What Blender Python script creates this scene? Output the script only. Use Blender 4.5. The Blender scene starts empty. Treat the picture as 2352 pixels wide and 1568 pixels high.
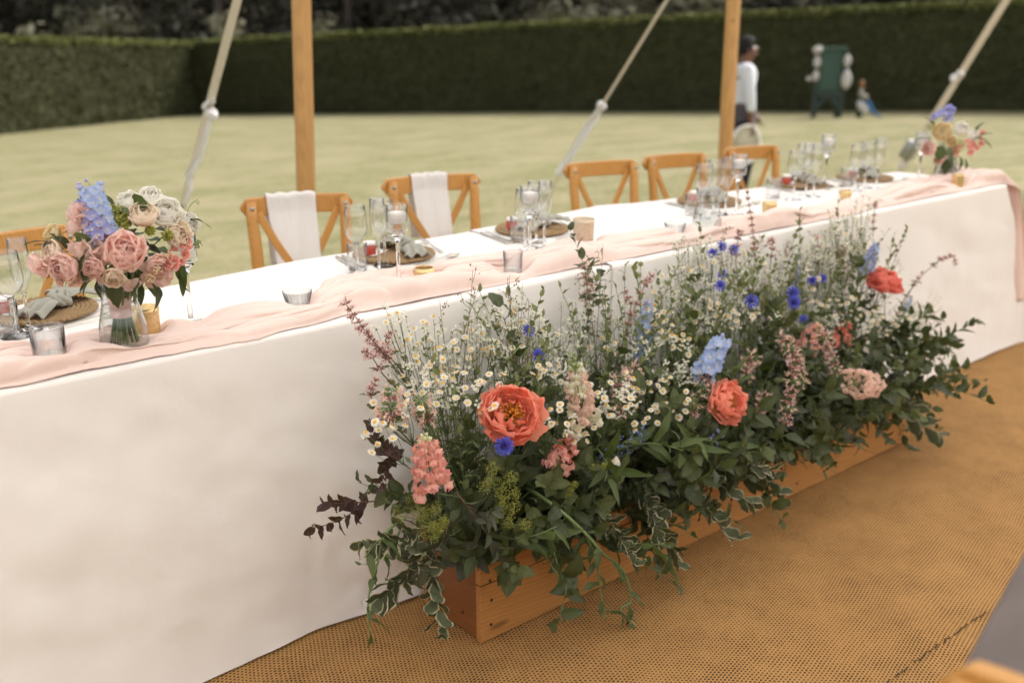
import bpy, math, random
from mathutils import Vector, Matrix, Quaternion, noise
R = math.radians
random.seed(7)
sc = bpy.context.scene
COL = sc.collection

# ------------------------------------------------------------------ camera
FPX, PIT, CH = 2287.0, math.atan(719/2287.0), 1.389
AZ = math.atan(2894/(FPX*math.cos(PIT)+719*math.sin(PIT)))
HD = (math.cos(AZ), math.sin(AZ)); RT = (HD[1], -HD[0])
CAM = Vector((0.0, -2.463*HD[1], CH))
cd = bpy.data.cameras.new('camera'); cam = bpy.data.objects.new('camera', cd); COL.objects.link(cam)
cam.location = CAM; cam.rotation_euler = (math.pi/2-PIT, 0, AZ-math.pi/2)
cd.sensor_width = 36; cd.lens = 36*FPX/2352; cd.clip_start = .05; cd.clip_end = 600
cd.dof.use_dof = True; cd.dof.focus_distance = 2.12; cd.dof.aperture_fstop = 2.3
sc.camera = cam
# ------------------------------------------------------------------ light
w = bpy.data.worlds.new('World'); sc.world = w; w.use_nodes = True
nt = w.node_tree; bg = nt.nodes['Background']
sky = nt.nodes.new('ShaderNodeTexSky'); sky.sky_type = 'NISHITA'; sky.sun_disc = False
SUN_EL, SUN_AZ = R(47), R(-8)          # direction towards the sun, measured from +X
sky.sun_elevation = SUN_EL; sky.sun_rotation = math.pi/2-SUN_AZ
sky.air_density = 1.0; sky.dust_density = 4.0; sky.ozone_density = 1.0
hs = nt.nodes.new('ShaderNodeHueSaturation'); hs.inputs['Saturation'].default_value = .22
tint = nt.nodes.new('ShaderNodeMix'); tint.data_type = 'RGBA'; tint.blend_type = 'MULTIPLY'
tint.inputs[0].default_value = 1; tint.inputs[7].default_value = (1.0, .98, .955, 1)
nt.links.new(sky.outputs[0], hs.inputs['Color']); nt.links.new(hs.outputs[0], tint.inputs[6])
nt.links.new(tint.outputs[2], bg.inputs[0]); bg.inputs[1].default_value = .15
sl = bpy.data.lights.new('sun', 'SUN'); sl.energy = 1.5; sl.angle = R(18); sl.color = (1, .95, .88)
so = bpy.data.objects.new('sun', sl); COL.objects.link(so)
sd = Vector((math.cos(SUN_EL)*math.cos(SUN_AZ), math.cos(SUN_EL)*math.sin(SUN_AZ), math.sin(SUN_EL)))
so.rotation_euler = sd.to_track_quat('Z', 'Y').to_euler(); so.location = (0, 0, 20)
vs = sc.view_settings; vs.view_transform = 'Standard'; vs.look = 'None'; vs.gamma = 1; vs.exposure = 0.90
vs.use_curve_mapping = False
sc.cycles.max_bounces = 10; sc.cycles.transparent_max_bounces = 24
sc.cycles.transmission_bounces = 8; sc.cycles.caustics_refractive = True

# ------------------------------------------------------------------ helpers: where a sight line meets a real plane
def ray(x, y):
    u = (x-1176)/FPX; v = (784-y)/FPX
    F = math.cos(PIT)+v*math.sin(PIT); Z = -math.sin(PIT)+v*math.cos(PIT)
    return Vector((HD[0]*F+RT[0]*u, HD[1]*F+RT[1]*u, Z))
def Uz(x, y, z):
    r = ray(x, y); return CAM+r*((z-CAM.z)/r.z)
def Uy(x, y, Y):
    r = ray(x, y); return CAM+r*((Y-CAM.y)/r.y)
def Ux(x, y, X):
    r = ray(x, y); return CAM+r*((X-CAM.x)/r.x)
def PX(p):
    d = Vector(p)-CAM; fh = d.x*HD[0]+d.y*HD[1]; r = d.x*RT[0]+d.y*RT[1]
    F = fh*math.cos(PIT)-d.z*math.sin(PIT); v = fh*math.sin(PIT)+d.z*math.cos(PIT)
    return 1176+FPX*r/F, 784-FPX*v/F

# ------------------------------------------------------------------ helpers: mesh
class MB:
    def __init__(s): s.v = []; s.f = []; s.uv = []; s.mi = []
    def add(s, vs_, fs, uvs=None, mi=0):
        o = len(s.v); s.v.extend(tuple(p) for p in vs_)
        for f in fs:
            s.f.append(tuple(o+i for i in f)); s.mi.append(mi)
            s.uv.append([uvs[i] for i in f] if uvs else [(0, 0)]*len(f))
    def grid(s, fn, nu, nv, mi=0, closed=False):
        vs_ = []; uvs = []
        for j in range(nv+1):
            for i in range(nu+1):
                u = i/nu; v = j/nv; vs_.append(fn(u, v)); uvs.append((u, v))
        fs = [(j*(nu+1)+i, j*(nu+1)+i+1, (j+1)*(nu+1)+i+1, (j+1)*(nu+1)+i) for j in range(nv) for i in range(nu)]
        s.add(vs_, fs, uvs, mi)
    def box(s, c, d, M=None, mi=0):
        x, y, z = (q/2 for q in d); c = Vector(c)
        p = [Vector((a*x, b*y, e*z)) for a in (-1, 1) for b in (-1, 1) for e in (-1, 1)]
        if M: p = [M @ q for q in p]
        p = [q+c for q in p]
        s.add(p, [(0, 1, 3, 2), (4, 6, 7, 5), (0, 4, 5, 1), (2, 3, 7, 6), (0, 2, 6, 4), (1, 5, 7, 3)],
              [(0, 0), (0, 1), (0, 0), (0, 1), (1, 0), (1, 1), (1, 0), (1, 1)], mi)
    def tube(s, pts, rad, n=6, mi=0, cap=True, flat=None):
        pts = [Vector(p) for p in pts]; m = len(pts)
        rs = rad if isinstance(rad, (list, tuple)) else [rad]*m
        up = None; vs_ = []; uvs = []
        for i, p in enumerate(pts):
            t = (pts[min(i+1, m-1)]-pts[max(i-1, 0)]); t = t.normalized() if t.length > 1e-9 else Vector((0, 0, 1))
            if up is None: up = t.orthogonal().normalized() if flat is None else Vector(flat)
            a = (up-t*up.dot(t)); a = a.normalized() if a.length > 1e-6 else t.orthogonal().normalized(); up = a
            b = t.cross(a)
            for k in range(n):
                q = 2*math.pi*k/n; vs_.append(p+(a*math.cos(q)+b*math.sin(q))*rs[i]); uvs.append((k/n, i/max(1, m-1)))
        fs = [(i*n+k, i*n+(k+1) % n, (i+1)*n+(k+1) % n, (i+1)*n+k) for i in range(m-1) for k in range(n)]
        if cap: fs += [tuple(range(n-1, -1, -1)), tuple((m-1)*n+k for k in range(n))]
        s.add(vs_, fs, uvs, mi)
    def lathe(s, prof, n=24, c=(0, 0, 0), mi=0, wob=None):
        vs_ = []; uvs = []; m = len(prof)
        for i, (r, z) in enumerate(prof):
            for k in range(n):
                q = 2*math.pi*k/n; rr = r*(wob(q, z) if wob else 1)
                vs_.append((c[0]+rr*math.cos(q), c[1]+rr*math.sin(q), c[2]+z)); uvs.append((k/n, i/max(1, m-1)))
        fs = [(i*n+k, i*n+(k+1) % n, (i+1)*n+(k+1) % n, (i+1)*n+k) for i in range(m-1) for k in range(n)]
        s.add(vs_, fs, uvs, mi)
    def blob(s, c, r, mi=0, n=6, m=4, sq=(1, 1, 1)):
        vs_ = [(c[0], c[1], c[2]-r*sq[2])]
        for j in range(1, m):
            t = math.pi*j/m
            for k in range(n):
                q = 2*math.pi*k/n
                vs_.append((c[0]+r*sq[0]*math.sin(t)*math.cos(q), c[1]+r*sq[1]*math.sin(t)*math.sin(q), c[2]-r*sq[2]*math.cos(t)))
        vs_.append((c[0], c[1], c[2]+r*sq[2])); L = len(vs_)-1
        fs = [(0, 1+(k+1) % n, 1+k) for k in range(n)]
        fs += [(1+j*n+k, 1+j*n+(k+1) % n, 1+(j+1)*n+(k+1) % n, 1+(j+1)*n+k) for j in range(m-2) for k in range(n)]
        fs += [(L, 1+(m-2)*n+k, 1+(m-2)*n+(k+1) % n) for k in range(n)]
        s.add(vs_, fs, None, mi)
    def merge(s, o, M, mi=None):
        b = len(s.v); s.v.extend(tuple(M @ Vector(p)) for p in o.v)
        for f, u, k in zip(o.f, o.uv, o.mi):
            s.f.append(tuple(b+i for i in f)); s.uv.append(u); s.mi.append(k if mi is None else mi)
    def mesh(s, name, mats, smooth=True):
        me = bpy.data.meshes.new(name); me.from_pydata(s.v, [], s.f)
        ul = me.uv_layers.new(name='UVMap'); flat = []
        for u in s.uv:
            for q in u: flat.extend(q)
        ul.data.foreach_set('uv', flat)
        for m in (mats if isinstance(mats, (list, tuple)) else [mats]): me.materials.append(m)
        me.polygons.foreach_set('material_index', s.mi)
        me.polygons.foreach_set('use_smooth', [smooth]*len(s.f)); me.update()
        return me
def link(name, data, parent=None, M=None):
    o = bpy.data.objects.new(name, data); COL.objects.link(o)
    if parent: o.parent = parent
    if M is not None: o.matrix_basis = M
    return o
def obj(name, mb, mats, parent=None, M=None, smooth=True, bevel=0, sub=0, solid=0):
    o = link(name, mb.mesh(name, mats, smooth), parent, M)
    if solid: m = o.modifiers.new('solid', 'SOLIDIFY'); m.thickness = solid; m.offset = -1
    if bevel: m = o.modifiers.new('bevel', 'BEVEL'); m.width = bevel; m.segments = 2; m.limit_method = 'ANGLE'
    if sub: m = o.modifiers.new('sub', 'SUBSURF'); m.levels = sub; m.render_levels = sub
    return o
def tag(o, label=None, cat=None, group=None, kind=None):
    if label: o['label'] = label
    if cat: o['category'] = cat
    if group: o['group'] = group
    if kind: o['kind'] = kind
    return o
def thing(name, label, cat, loc=(0, 0, 0), rz=0, group=None, M=None):
    o = link(name, None); o.location = loc; o.rotation_euler = (0, 0, rz); o.empty_display_size = .05
    if M is not None: o.matrix_basis = M
    return tag(o, label, cat, group)
def kids(o): return [c for c in ALLKIDS.get(o.name, [])]
def dup(root, M, label=None, group=None):
    def rec(o, par):
        c = o.copy(); COL.objects.link(c); c.parent = par
        for ch in o.children: rec(ch, c)
        return c
    r = rec(root, None); r.matrix_basis = M
    if label: r['label'] = label
    if group: r['group'] = group
    return r
def TR(loc, direc=None, roll=0, s=1):
    M = Matrix.Translation(Vector(loc))
    if direc is not None: M = M @ Vector(direc).normalized().to_track_quat('Z', 'Y').to_matrix().to_4x4()
    M = M @ Matrix.Rotation(roll, 4, 'Z')
    S = Matrix.Diagonal((s, s, s, 1)) if not hasattr(s, '__len__') else Matrix.Diagonal((*s, 1))
    return M @ S
def fbm(x, y, z=0, o=3):
    t = 0; a = 1
    for i in range(o):
        t += a*noise.noise((x, y, z)); x *= 2.03; y *= 2.03; z *= 2.03; a *= .5
    return t

# ------------------------------------------------------------------ materials
def srgb(h):
    c = [int(h[i:i+2], 16)/255 for i in (0, 2, 4)]
    return tuple(((q/12.92) if q <= .04045 else ((q+.055)/1.055)**2.4) for q in c)+(1,)
class NM:
    def __init__(s, name):
        s.m = bpy.data.materials.new(name); s.m.use_nodes = True; s.t = s.m.node_tree
        s.b = s.t.nodes['Principled BSDF']; s.out = s.t.nodes['Material Output']
    def n(s, typ, **k):
        q = s.t.nodes.new('ShaderNode'+typ)
        for a, v in k.items(): setattr(q, a, v)
        return q
    def l(s, a, b): s.t.links.new(a, b)
    def mixc(s, fac, a, b, mode='MIX'):
        q = s.n('Mix', data_type='RGBA', blend_type=mode)
        for i, v in ((0, fac), (6, a), (7, b)):
            if isinstance(v, bpy.types.NodeSocket): s.l(v, q.inputs[i])
            else: q.inputs[i].default_value = v
        return q.outputs[2]
    def math(s, op, a, b=None, c=None, clamp=False):
        q = s.n('Math', operation=op, use_clamp=clamp)
        for i, v in enumerate((a, b, c)):
            if v is None: continue
            if isinstance(v, bpy.types.NodeSocket): s.l(v, q.inputs[i])
            else: q.inputs[i].default_value = v
        return q.outputs[0]
    def ramp(s, fac, *st):
        q = s.n('ValToRGB'); s.l(fac, q.inputs[0]); e = q.color_ramp.elements
        while len(e) < len(st): e.new(.5)
        for el, (p, c) in zip(e, st): el.position = p; el.color = c if hasattr(c, '__len__') else (c, c, c, 1)
        return q.outputs[0]
    def noise(s, scale, det=3, co='Object', stretch=None, rough=.55, dist=0):
        tc = s.n('TexCoord'); o = tc.outputs[co]
        if stretch: mp = s.n('Mapping'); mp.inputs['Scale'].default_value = stretch; s.l(o, mp.inputs[0]); o = mp.outputs[0]
        q = s.n('TexNoise'); q.inputs['Scale'].default_value = scale; q.inputs['Detail'].default_value = det
        q.inputs['Roughness'].default_value = rough; q.inputs['Distortion'].default_value = dist; s.l(o, q.inputs['Vector']); return q.outputs['Fac']
    def bump(s, h, strength=.3, dist=.01):
        q = s.n('Bump'); q.inputs['Strength'].default_value = strength; q.inputs['Distance'].default_value = dist
        s.l(h, q.inputs['Height']); s.l(q.outputs[0], s.b.inputs['Normal']); return q.outputs[0]
    def base(s, v):
        if isinstance(v, bpy.types.NodeSocket): s.l(v, s.b.inputs['Base Color'])
        else: s.b.inputs['Base Color'].default_value = v
    def set(s, **k):
        for a, v in k.items(): s.b.inputs[a.replace('_', ' ')].default_value = v
        return s
    def translucent(s, col, fac):
        tr = s.n('BsdfTranslucent'); mx = s.n('MixShader')
        if isinstance(col, bpy.types.NodeSocket): s.l(col, tr.inputs[0])
        else: tr.inputs[0].default_value = col
        mx.inputs[0].default_value = fac; s.l(s.b.outputs[0], mx.inputs[1]); s.l(tr.outputs[0], mx.inputs[2]); s.l(mx.outputs[0], s.out.inputs[0])
def sc4(c, k): return (min(1, c[0]*k), min(1, c[1]*k), min(1, c[2]*k), 1)
def simple(name, c, rough=.6, var=.15, scale=30, metal=0, bump=0, **k):
    q = NM(name); f = q.noise(scale); q.base(q.mixc(f, sc4(c, 1-var), sc4(c, 1+var))); q.set(Roughness=rough, Metallic=metal, **k)
    if bump: q.bump(f, bump, .004)
    return q.m
def leafmat(name, c, c2=None, edge=None, rough=.5, transl=.22, vein=.35, back=1.5):
    q = NM(name); oi = q.n('ObjectInfo'); uv = q.n('TexCoord').outputs['UV']; sp = q.n('SeparateXYZ'); q.l(uv, sp.inputs[0])
    c2 = c2 or sc4(c, 1.7)
    col = q.mixc(oi.outputs['Random'], c, c2)
    nz = q.noise(45, 2); col = q.mixc(q.math('MULTIPLY', nz, .45), col, sc4(c2, 1.25))
    au = q.math('ABSOLUTE', q.math('SUBTRACT', sp.outputs[0], .5))     # 0 midrib .. .5 edge
    rib = q.ramp(au, (0, 1.0), (.05, 0.0)); col = q.mixc(q.math('MULTIPLY', rib, vein), col, sc4(c2, 2.0))
    wv = q.math('SINE', q.math('ADD', q.math('MULTIPLY', sp.outputs[1], 55), q.math('MULTIPLY', au, -45)))
    q.bump(wv, .25, .0015)
    if edge:
        e = q.math('ADD', au, q.math('MULTIPLY', q.math('SUBTRACT', q.noise(60, 2), .5), .22))
        col = q.mixc(q.ramp(e, (.36, 0.0), (.40, 1.0)), col, edge)
    g = q.n('NewGeometry'); col2 = q.mixc(g.outputs['Backfacing'], col, q.mixc(.5, col, sc4(c2, back)))
    q.base(col2); q.set(Roughness=rough); q.b.inputs['Specular IOR Level'].default_value = .35
    q.translucent(q.mixc(.5, col, (.10, .16, .02, 1)), transl); return q.m
def petalmat(name, inner, outer, transl=.35, rough=.6, pos=(.15, .8), streak=.12):
    q = NM(name); oi = q.n('ObjectInfo'); uv = q.n('TexCoord').outputs['UV']; sp = q.n('SeparateXYZ'); q.l(uv, sp.inputs[0])
    col = q.ramp(sp.outputs[1], (pos[0], inner), (pos[1], outer))
    wv = q.noise(5, 3, 'UV', (9, 1.2, 1)); col = q.mixc(q.math('MULTIPLY', wv, streak*1.1), col, sc4(outer, .62), 'MIX')
    col = q.mixc(q.math('MULTIPLY', oi.outputs['Random'], .30), col, sc4(outer, 1.25))
    q.base(col); q.set(Roughness=rough); q.b.inputs['Specular IOR Level'].default_value = .2; q.bump(wv, .15, .002); q.translucent(col, min(.55, transl+.16)); return q.m
def woodmat(name, a, b, rough=.5, axis=(1, 14, 14), scale=3.0, knots=True, spec=.4):
    q = NM(name); g = q.noise(scale, 5, 'Object', axis, .6, .6); f = q.noise(scale*9, 3, 'Object', axis, .6)
    wv = q.n('TexWave', wave_type='BANDS', bands_direction='DIAGONAL'); mp = q.n('Mapping'); mp.inputs['Scale'].default_value = axis
    tc = q.n('TexCoord'); q.l(tc.outputs['Object'], mp.inputs[0]); q.l(mp.outputs[0], wv.inputs[0])
    wv.inputs['Scale'].default_value = scale*1.3; wv.inputs['Distortion'].default_value = 9; wv.inputs['Detail'].default_value = 3; wv.inputs['Detail Scale'].default_value = .7
    col = q.mixc(g, a, b); col = q.mixc(q.math('MULTIPLY', wv.outputs['Fac'], .38), col, sc4(b, .55)); col = q.mixc(q.math('MULTIPLY', f, .25), col, sc4(a, 1.35))
    if knots:
        vo = q.n('TexVoronoi'); mp2 = q.n('Mapping'); mp2.inputs['Scale'].default_value = (2.4, 9, 9); q.l(tc.outputs['Object'], mp2.inputs[0]); q.l(mp2.outputs[0], vo.inputs['Vector']); vo.inputs['Scale'].default_value = 1.2
        col = q.mixc(q.ramp(vo.outputs['Distance'], (.05, .75), (.11, 0.0)), col, sc4(b, .3))
    oi = q.n('ObjectInfo'); col = q.mixc(q.math('MULTIPLY', oi.outputs['Random'], .25), col, sc4(b, .8))
    q.base(col); q.set(Roughness=rough); q.b.inputs['Specular IOR Level'].default_value = spec; q.bump(f, .2, .002); return q.m
def thinglass(name='thin clear glass', tintc=(.985, .99, .99, 1), k=1.3):
    q = NM(name); q.t.nodes.remove(q.b); g = q.n('NewGeometry'); dt = q.n('VectorMath', operation='DOT_PRODUCT')
    q.l(g.outputs['Normal'], dt.inputs[0]); q.l(g.outputs['Incoming'], dt.inputs[1]); inv = q.math('SUBTRACT', 1.0, q.math('ABSOLUTE', dt.outputs['Value']), clamp=True)
    sch = q.math('ADD', .035, q.math('MULTIPLY', q.math('POWER', inv, 4.0), .6))
    tr = q.n('BsdfTransparent'); q.l(q.mixc(q.ramp(inv, (.72, 0.0), (1, .8)), tintc, (.88, .89, .89, 1)), tr.inputs[0])
    gl = q.n('BsdfGlossy'); gl.inputs['Roughness'].default_value = .02; mx = q.n('MixShader')
    q.l(q.math('MULTIPLY', sch, k, clamp=True), mx.inputs[0]); q.l(tr.outputs[0], mx.inputs[1]); q.l(gl.outputs[0], mx.inputs[2]); q.l(mx.outputs[0], q.out.inputs[0]); return q.m
M_GLASS = thinglass(k=2.2)
def solidglass(name, ior, c=(1, 1, 1, 1)):
    q = NM(name); q.base(c); q.set(Roughness=.0, IOR=ior); q.b.inputs['Transmission Weight'].default_value = 1; return q.m
M_THICK = solidglass('thick clear glass', 1.46); M_WATER = thinglass('water', (.95, .96, .955, 1))
def clothmat(name, c, transl=.0, tc=None, weave=900, rough=.85, bumpk=.25, wr=True):
    q = NM(name); n1 = q.noise(6, 4); n2 = q.noise(weave, 1); col = q.mixc(n1, sc4(c, .965), sc4(c, 1.03)); q.base(col)
    q.set(Roughness=rough); q.b.inputs['Specular IOR Level'].default_value = .15; q.b.inputs['Sheen Weight'].default_value = .15
    h = q.math('ADD', q.noise(7, 4, dist=.3, rough=.5), q.math('MULTIPLY', n2, .02)); q.bump(h, bumpk, .012)
    if transl: q.translucent(tc or c, transl)
    return q.m
M_CLOTH = clothmat('white table linen', (.88, .85, .83, 1), .05, (.8, .74, .70, 1), bumpk=.35)
M_RUN = clothmat('blush chiffon', (.92, .74, .68, 1), .16, (.95, .50, .38, 1), weave=400, bumpk=.15)
M_SASH = clothmat('white chiffon sash', (.90, .88, .87, 1), .3, (.85, .78, .74, 1))
M_NAP = clothmat('sage grey linen napkin', (.36, .355, .31, 1), .05)
M_WOODCH = woodmat('honey chair wood', (.62, .32, .085, 1), (.47, .21, .045, 1), .32, (14, 14, 2), 4, False, .5)
M_POLE = woodmat('varnished tent pole wood', (.62, .37, .14, 1), (.45, .225, .065, 1), .4, (12, 12, .9), 3, True, .45)
M_BOX = woodmat('oiled cedar board', (.55, .27, .085, 1), (.36, .15, .038, 1), .55, (1.3, 16, 16), 2.6)
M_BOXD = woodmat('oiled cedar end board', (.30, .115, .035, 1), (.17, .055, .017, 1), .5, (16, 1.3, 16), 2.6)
M_NAIL = simple('rusty nail', (.06, .04, .03, 1), .6, metal=.6)
M_GOLD = simple('gold mercury glass', (.74, .55, .28, 1), .28, .35, 160, .85)
M_MERC = simple('speckled mercury glass', (.62, .50, .38, 1), .4, .45, 220, .55)
M_WAX = NM('white candle wax'); M_WAX.base((.86, .82, .80, 1)); M_WAX.set(Roughness=.45); M_WAX.b.inputs['Subsurface Weight'].default_value = .3; M_WAX.b.inputs['Subsurface Scale'].default_value = .01; M_WAX = M_WAX.m
M_WICK = simple('candle wick', (.75, .72, .65, 1), .8)
M_STEEL = simple('champagne steel cutlery', (.62, .58, .50, 1), .22, .05, metal=1)
M_RIB = simple('pink satin ribbon', (.78, .50, .46, 1), .5, .05)
M_ROPE = simple('cream webbing rope', (.62, .56, .45, 1), .8, .12, 60, bump=.3)
M_TIE = clothmat('white ribbon tie', (.86, .86, .87, 1), .2)
M_METAL = simple('galvanised ratchet metal', (.35, .35, .34, 1), .35, .2, metal=.9)
M_RED = simple('red jam', (.45, .06, .035, 1), .35)
M_CARD = simple('white card', (.80, .78, .75, 1), .8, .03)
M_FOAMSHADE = simple('gap shaded floral foam', (.012, .02, .01, 1), .9, .4, 80, bump=.5)  # foam coloured near black, putting the shade of the leaf gaps into it
q = NM('woven seagrass'); a = q.noise(90, 3); q.base(q.mixc(a, (.17, .095, .04, 1), (.46, .31, .16, 1))); q.set(Roughness=.75); q.bump(a, .5, .004); M_WICKER = q.m
# lawn
q = NM('mown summer grass'); a = q.noise(.9, 4, 'Object', (1, 2.2, 1), .6, .4); b = q.noise(7, 4, 'Object', (1, 2.6, 1)); c = q.noise(60, 3)
col = q.mixc(q.ramp(a, (.40, 0.0), (.58, 1.0)), (.185, .19, .09, 1), (.30, .27, .165, 1)); col = q.mixc(q.ramp(b, (.4, 0.0), (.62, .55)), col, (.37, .31, .19, 1)); col = q.mixc(q.math('MULTIPLY', c, .25), col, (.17, .17, .05, 1))
q.base(col); q.set(Roughness=.9); q.bump(c, .5, .02); q.b.inputs['Specular IOR Level'].default_value = .1; M_LAWN = q.m
# coir matting: rows of staggered holes
q = NM('woven coir matting'); tc = q.n('TexCoord'); mp = q.n('Mapping'); mp.inputs['Rotation'].default_value = (0, 0, R(-12)); q.l(tc.outputs['Object'], mp.inputs[0])
nz = q.n('TexNoise'); nz.inputs['Scale'].default_value = 2.2; nz.inputs['Detail'].default_value = 2; q.l(tc.outputs['Object'], nz.inputs['Vector'])
vm = q.n('VectorMath', operation='SCALE'); q.l(nz.outputs['Color'], vm.inputs[0]); vm.inputs['Scale'].default_value = .05
va = q.n('VectorMath', operation='ADD'); q.l(mp.outputs[0], va.inputs[0]); q.l(vm.outputs[0], va.inputs[1])
sp = q.n('SeparateXYZ'); q.l(va.outputs[0], sp.inputs[0]); PCH = .0080
yy = q.math('DIVIDE', sp.outputs[1], PCH*1.0); xx = q.math('DIVIDE', sp.outputs[0], PCH*1.35)
row = q.math('FLOOR', yy); par = q.math('MULTIPLY', q.math('MODULO', q.math('ABSOLUTE', row), 2.0), .5)
fx = q.math('SUBTRACT', q.math('FRACT', q.math('ADD', xx, par)), .5); fy = q.math('SUBTRACT', q.math('FRACT', yy), .5)
jn = q.noise(260, 1)
dd = q.math('SQRT', q.math('ADD', q.math('POWER', q.math('MULTIPLY', q.math('ABSOLUTE', fx), 1.15), 2.0), q.math('POWER', q.math('MULTIPLY', q.math('ABSOLUTE', fy), 1.25), 2.0)))
hole = q.ramp(q.math('ADD', dd, q.math('ADD', q.math('MULTIPLY', q.math('SUBTRACT', jn, .5), .5), q.math('MULTIPLY', q.math('SUBTRACT', q.noise(9, 4, rough=.7), .5), .45))), (.24, 1.0), (.41, 0.0))
big = q.noise(1.6, 3); fine = q.noise(420, 2)
yarn = q.mixc(big, (.40, .215, .078, 1), (.52, .30, .115, 1)); dirt = q.noise(3.5, 6, rough=.7); yarn = q.mixc(q.ramp(dirt, (.5, 0.0), (.72, .35)), yarn, (.20, .11, .05, 1)); yarn = q.mixc(q.math('MULTIPLY', fine, .5), yarn, (.34, .17, .055, 1))
q.base(q.mixc(q.math('MULTIPLY', hole, .93), yarn, (.022, .012, .006, 1))); q.set(Roughness=.85); q.b.inputs['Specular IOR Level'].default_value = .15
q.bump(q.math('SUBTRACT', q.math('MULTIPLY', fine, .3), hole), .6, .003); M_MAT = q.m
def hedgemat(name, a_, b_):
    q = NM(name); n1 = q.noise(1.6, 5, rough=.65); n2 = q.noise(9, 3); oi = q.n('ObjectInfo')
    q.base(q.mixc(n2, q.mixc(n1, a_, b_), sc4(b_, 1.3))); q.set(Roughness=.8); q.b.inputs['Specular IOR Level'].default_value = .15; return q.m
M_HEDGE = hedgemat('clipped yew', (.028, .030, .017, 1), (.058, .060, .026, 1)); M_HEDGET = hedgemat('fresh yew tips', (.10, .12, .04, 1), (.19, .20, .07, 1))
M_CROWN = hedgemat('dark conifer foliage', (.024, .024, .02, 1), (.06, .058, .045, 1)); M_CROWNL = hedgemat('pale olive foliage', (.13, .125, .085, 1), (.23, .22, .15, 1)); M_BARK = simple('bark', (.10, .08, .065, 1), .9, .3, 8)

# ------------------------------------------------------------------ setting: lawn, matting
def lawn_z(x, y):
    k = [(-6, 0.0), (1.0, -.012), (4.8, -.35), (10, -.50), (20, -.9), (26, -1.17), (32, -1.43), (80, -3.4), (600, -20)]
    for (a, za), (b, zb) in zip(k, k[1:]):
        if y <= b:
            t = max(0, (y-a)/(b-a)); return za+(zb-za)*t
    return k[-1][1]
mb = MB()
xs = [-300, -120, -50, -20]+[-12+i*.8 for i in range(60)]+[40, 60, 100, 180, 400]; ys = [-60, -25, -10, -4, -1, .2]+[.9+i*.35 for i in range(24)]+[9.6+i*1.2 for i in range(24)]+[42, 60, 90, 160, 400]
v = [(x, y, (lawn_z(x, y)+.012*fbm(x*.6, y*.6)*(1 if y > 1 else 0)) if y > .3 else -.03) for y in ys for x in xs]; n = len(xs)
mb.add(v, [(j*n+i, j*n+i+1, (j+1)*n+i+1, (j+1)*n+i) for j in range(len(ys)-1) for i in range(n-1)])
tag(obj('lawn', mb, M_LAWN), kind='structure')
def mat_z(x, y):
    z = 0.0
    # the rumpled ridge beyond the end of the planter
    for (cx, cy, ang, wd, ln, hh) in ((3.62, -.50, -.62, .05, .55, .010), (1.95, -.36, .1, .035, .4, .006), (3.1, -.95, .5, .05, .5, .008), (2.2, -.8, .9, .06, .6, .005), (4.4, -.7, -.3, .06, .6, .008)):
        dx = x-cx; dy = y-cy; a = dx*math.cos(ang)+dy*math.sin(ang); b = -dx*math.sin(ang)+dy*math.cos(ang)-.06*math.sin(a*6)
        z += hh*math.exp(-(b/wd)**2-(a/ln)**2)
    return z+.0015*fbm(x*2, y*2)
mb = MB(); nx, ny = 150, 80
mb.grid(lambda u, v: (-1.5+9.0*u, -2.8+3.65*v, mat_z(-1.5+9.0*u, -2.8+3.65*v)-.004), nx, ny)
tag(obj('coir_matting', mb, M_MAT), kind='structure')
# dark stitched seam in the matting
mb = MB(); a_ = Uz(1975, 1610, 0); b_ = Uz(2270, 1400, 0); n = 46
for i in [k for k in range(n) if k % 7 != 3 and k % 11 != 5]:
    p = a_.lerp(b_, i/n); q_ = a_.lerp(b_, (i+.75)/n); j = (random.random()-.5)*.006
    mb.tube([(p.x, p.y+j, .001), ((p.x+q_.x)/2, (p.y+q_.y)/2+j, .0035), (q_.x, q_.y+j, .001)], .0016, 5)
tag(obj('seam_stitching', mb, simple('dark twine', (.09, .05, .02, 1), .8)), kind='structure')
# lawn blades near the chairs
mb = MB(); rg = random.Random(3)
V = []; Fc = []
for i in range(42000):
    y = .95+rg.random()**1.6*7; x = .2+y*.2+rg.random()*(3.2+y*1.9); z = lawn_z(x, y)+.0; h = .018+rg.random()*.022; a = rg.random()*6.28; lx = rg.uniform(-.02, .02); ly = rg.uniform(-.02, .02)
    b = len(V); V += [(x-.0022*math.cos(a), y-.0022*math.sin(a), z), (x+.0022*math.cos(a), y+.0022*math.sin(a), z), (x+lx, y+ly, z+h)]; Fc.append((b, b+1, b+2))
mb.add(V, Fc); gl_ = NM('grass blades'); n1 = gl_.noise(1.4, 3); gl_.base(gl_.mixc(gl_.ramp(n1, (.35, 0.0), (.65, 1.0)), (.19, .19, .075, 1), (.35, .295, .175, 1))); gl_.set(Roughness=.8)
tag(obj('grass_blades', mb, gl_.m), 'short dry grass blades growing over the lawn behind the chairs', 'grass', kind='stuff')

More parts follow.
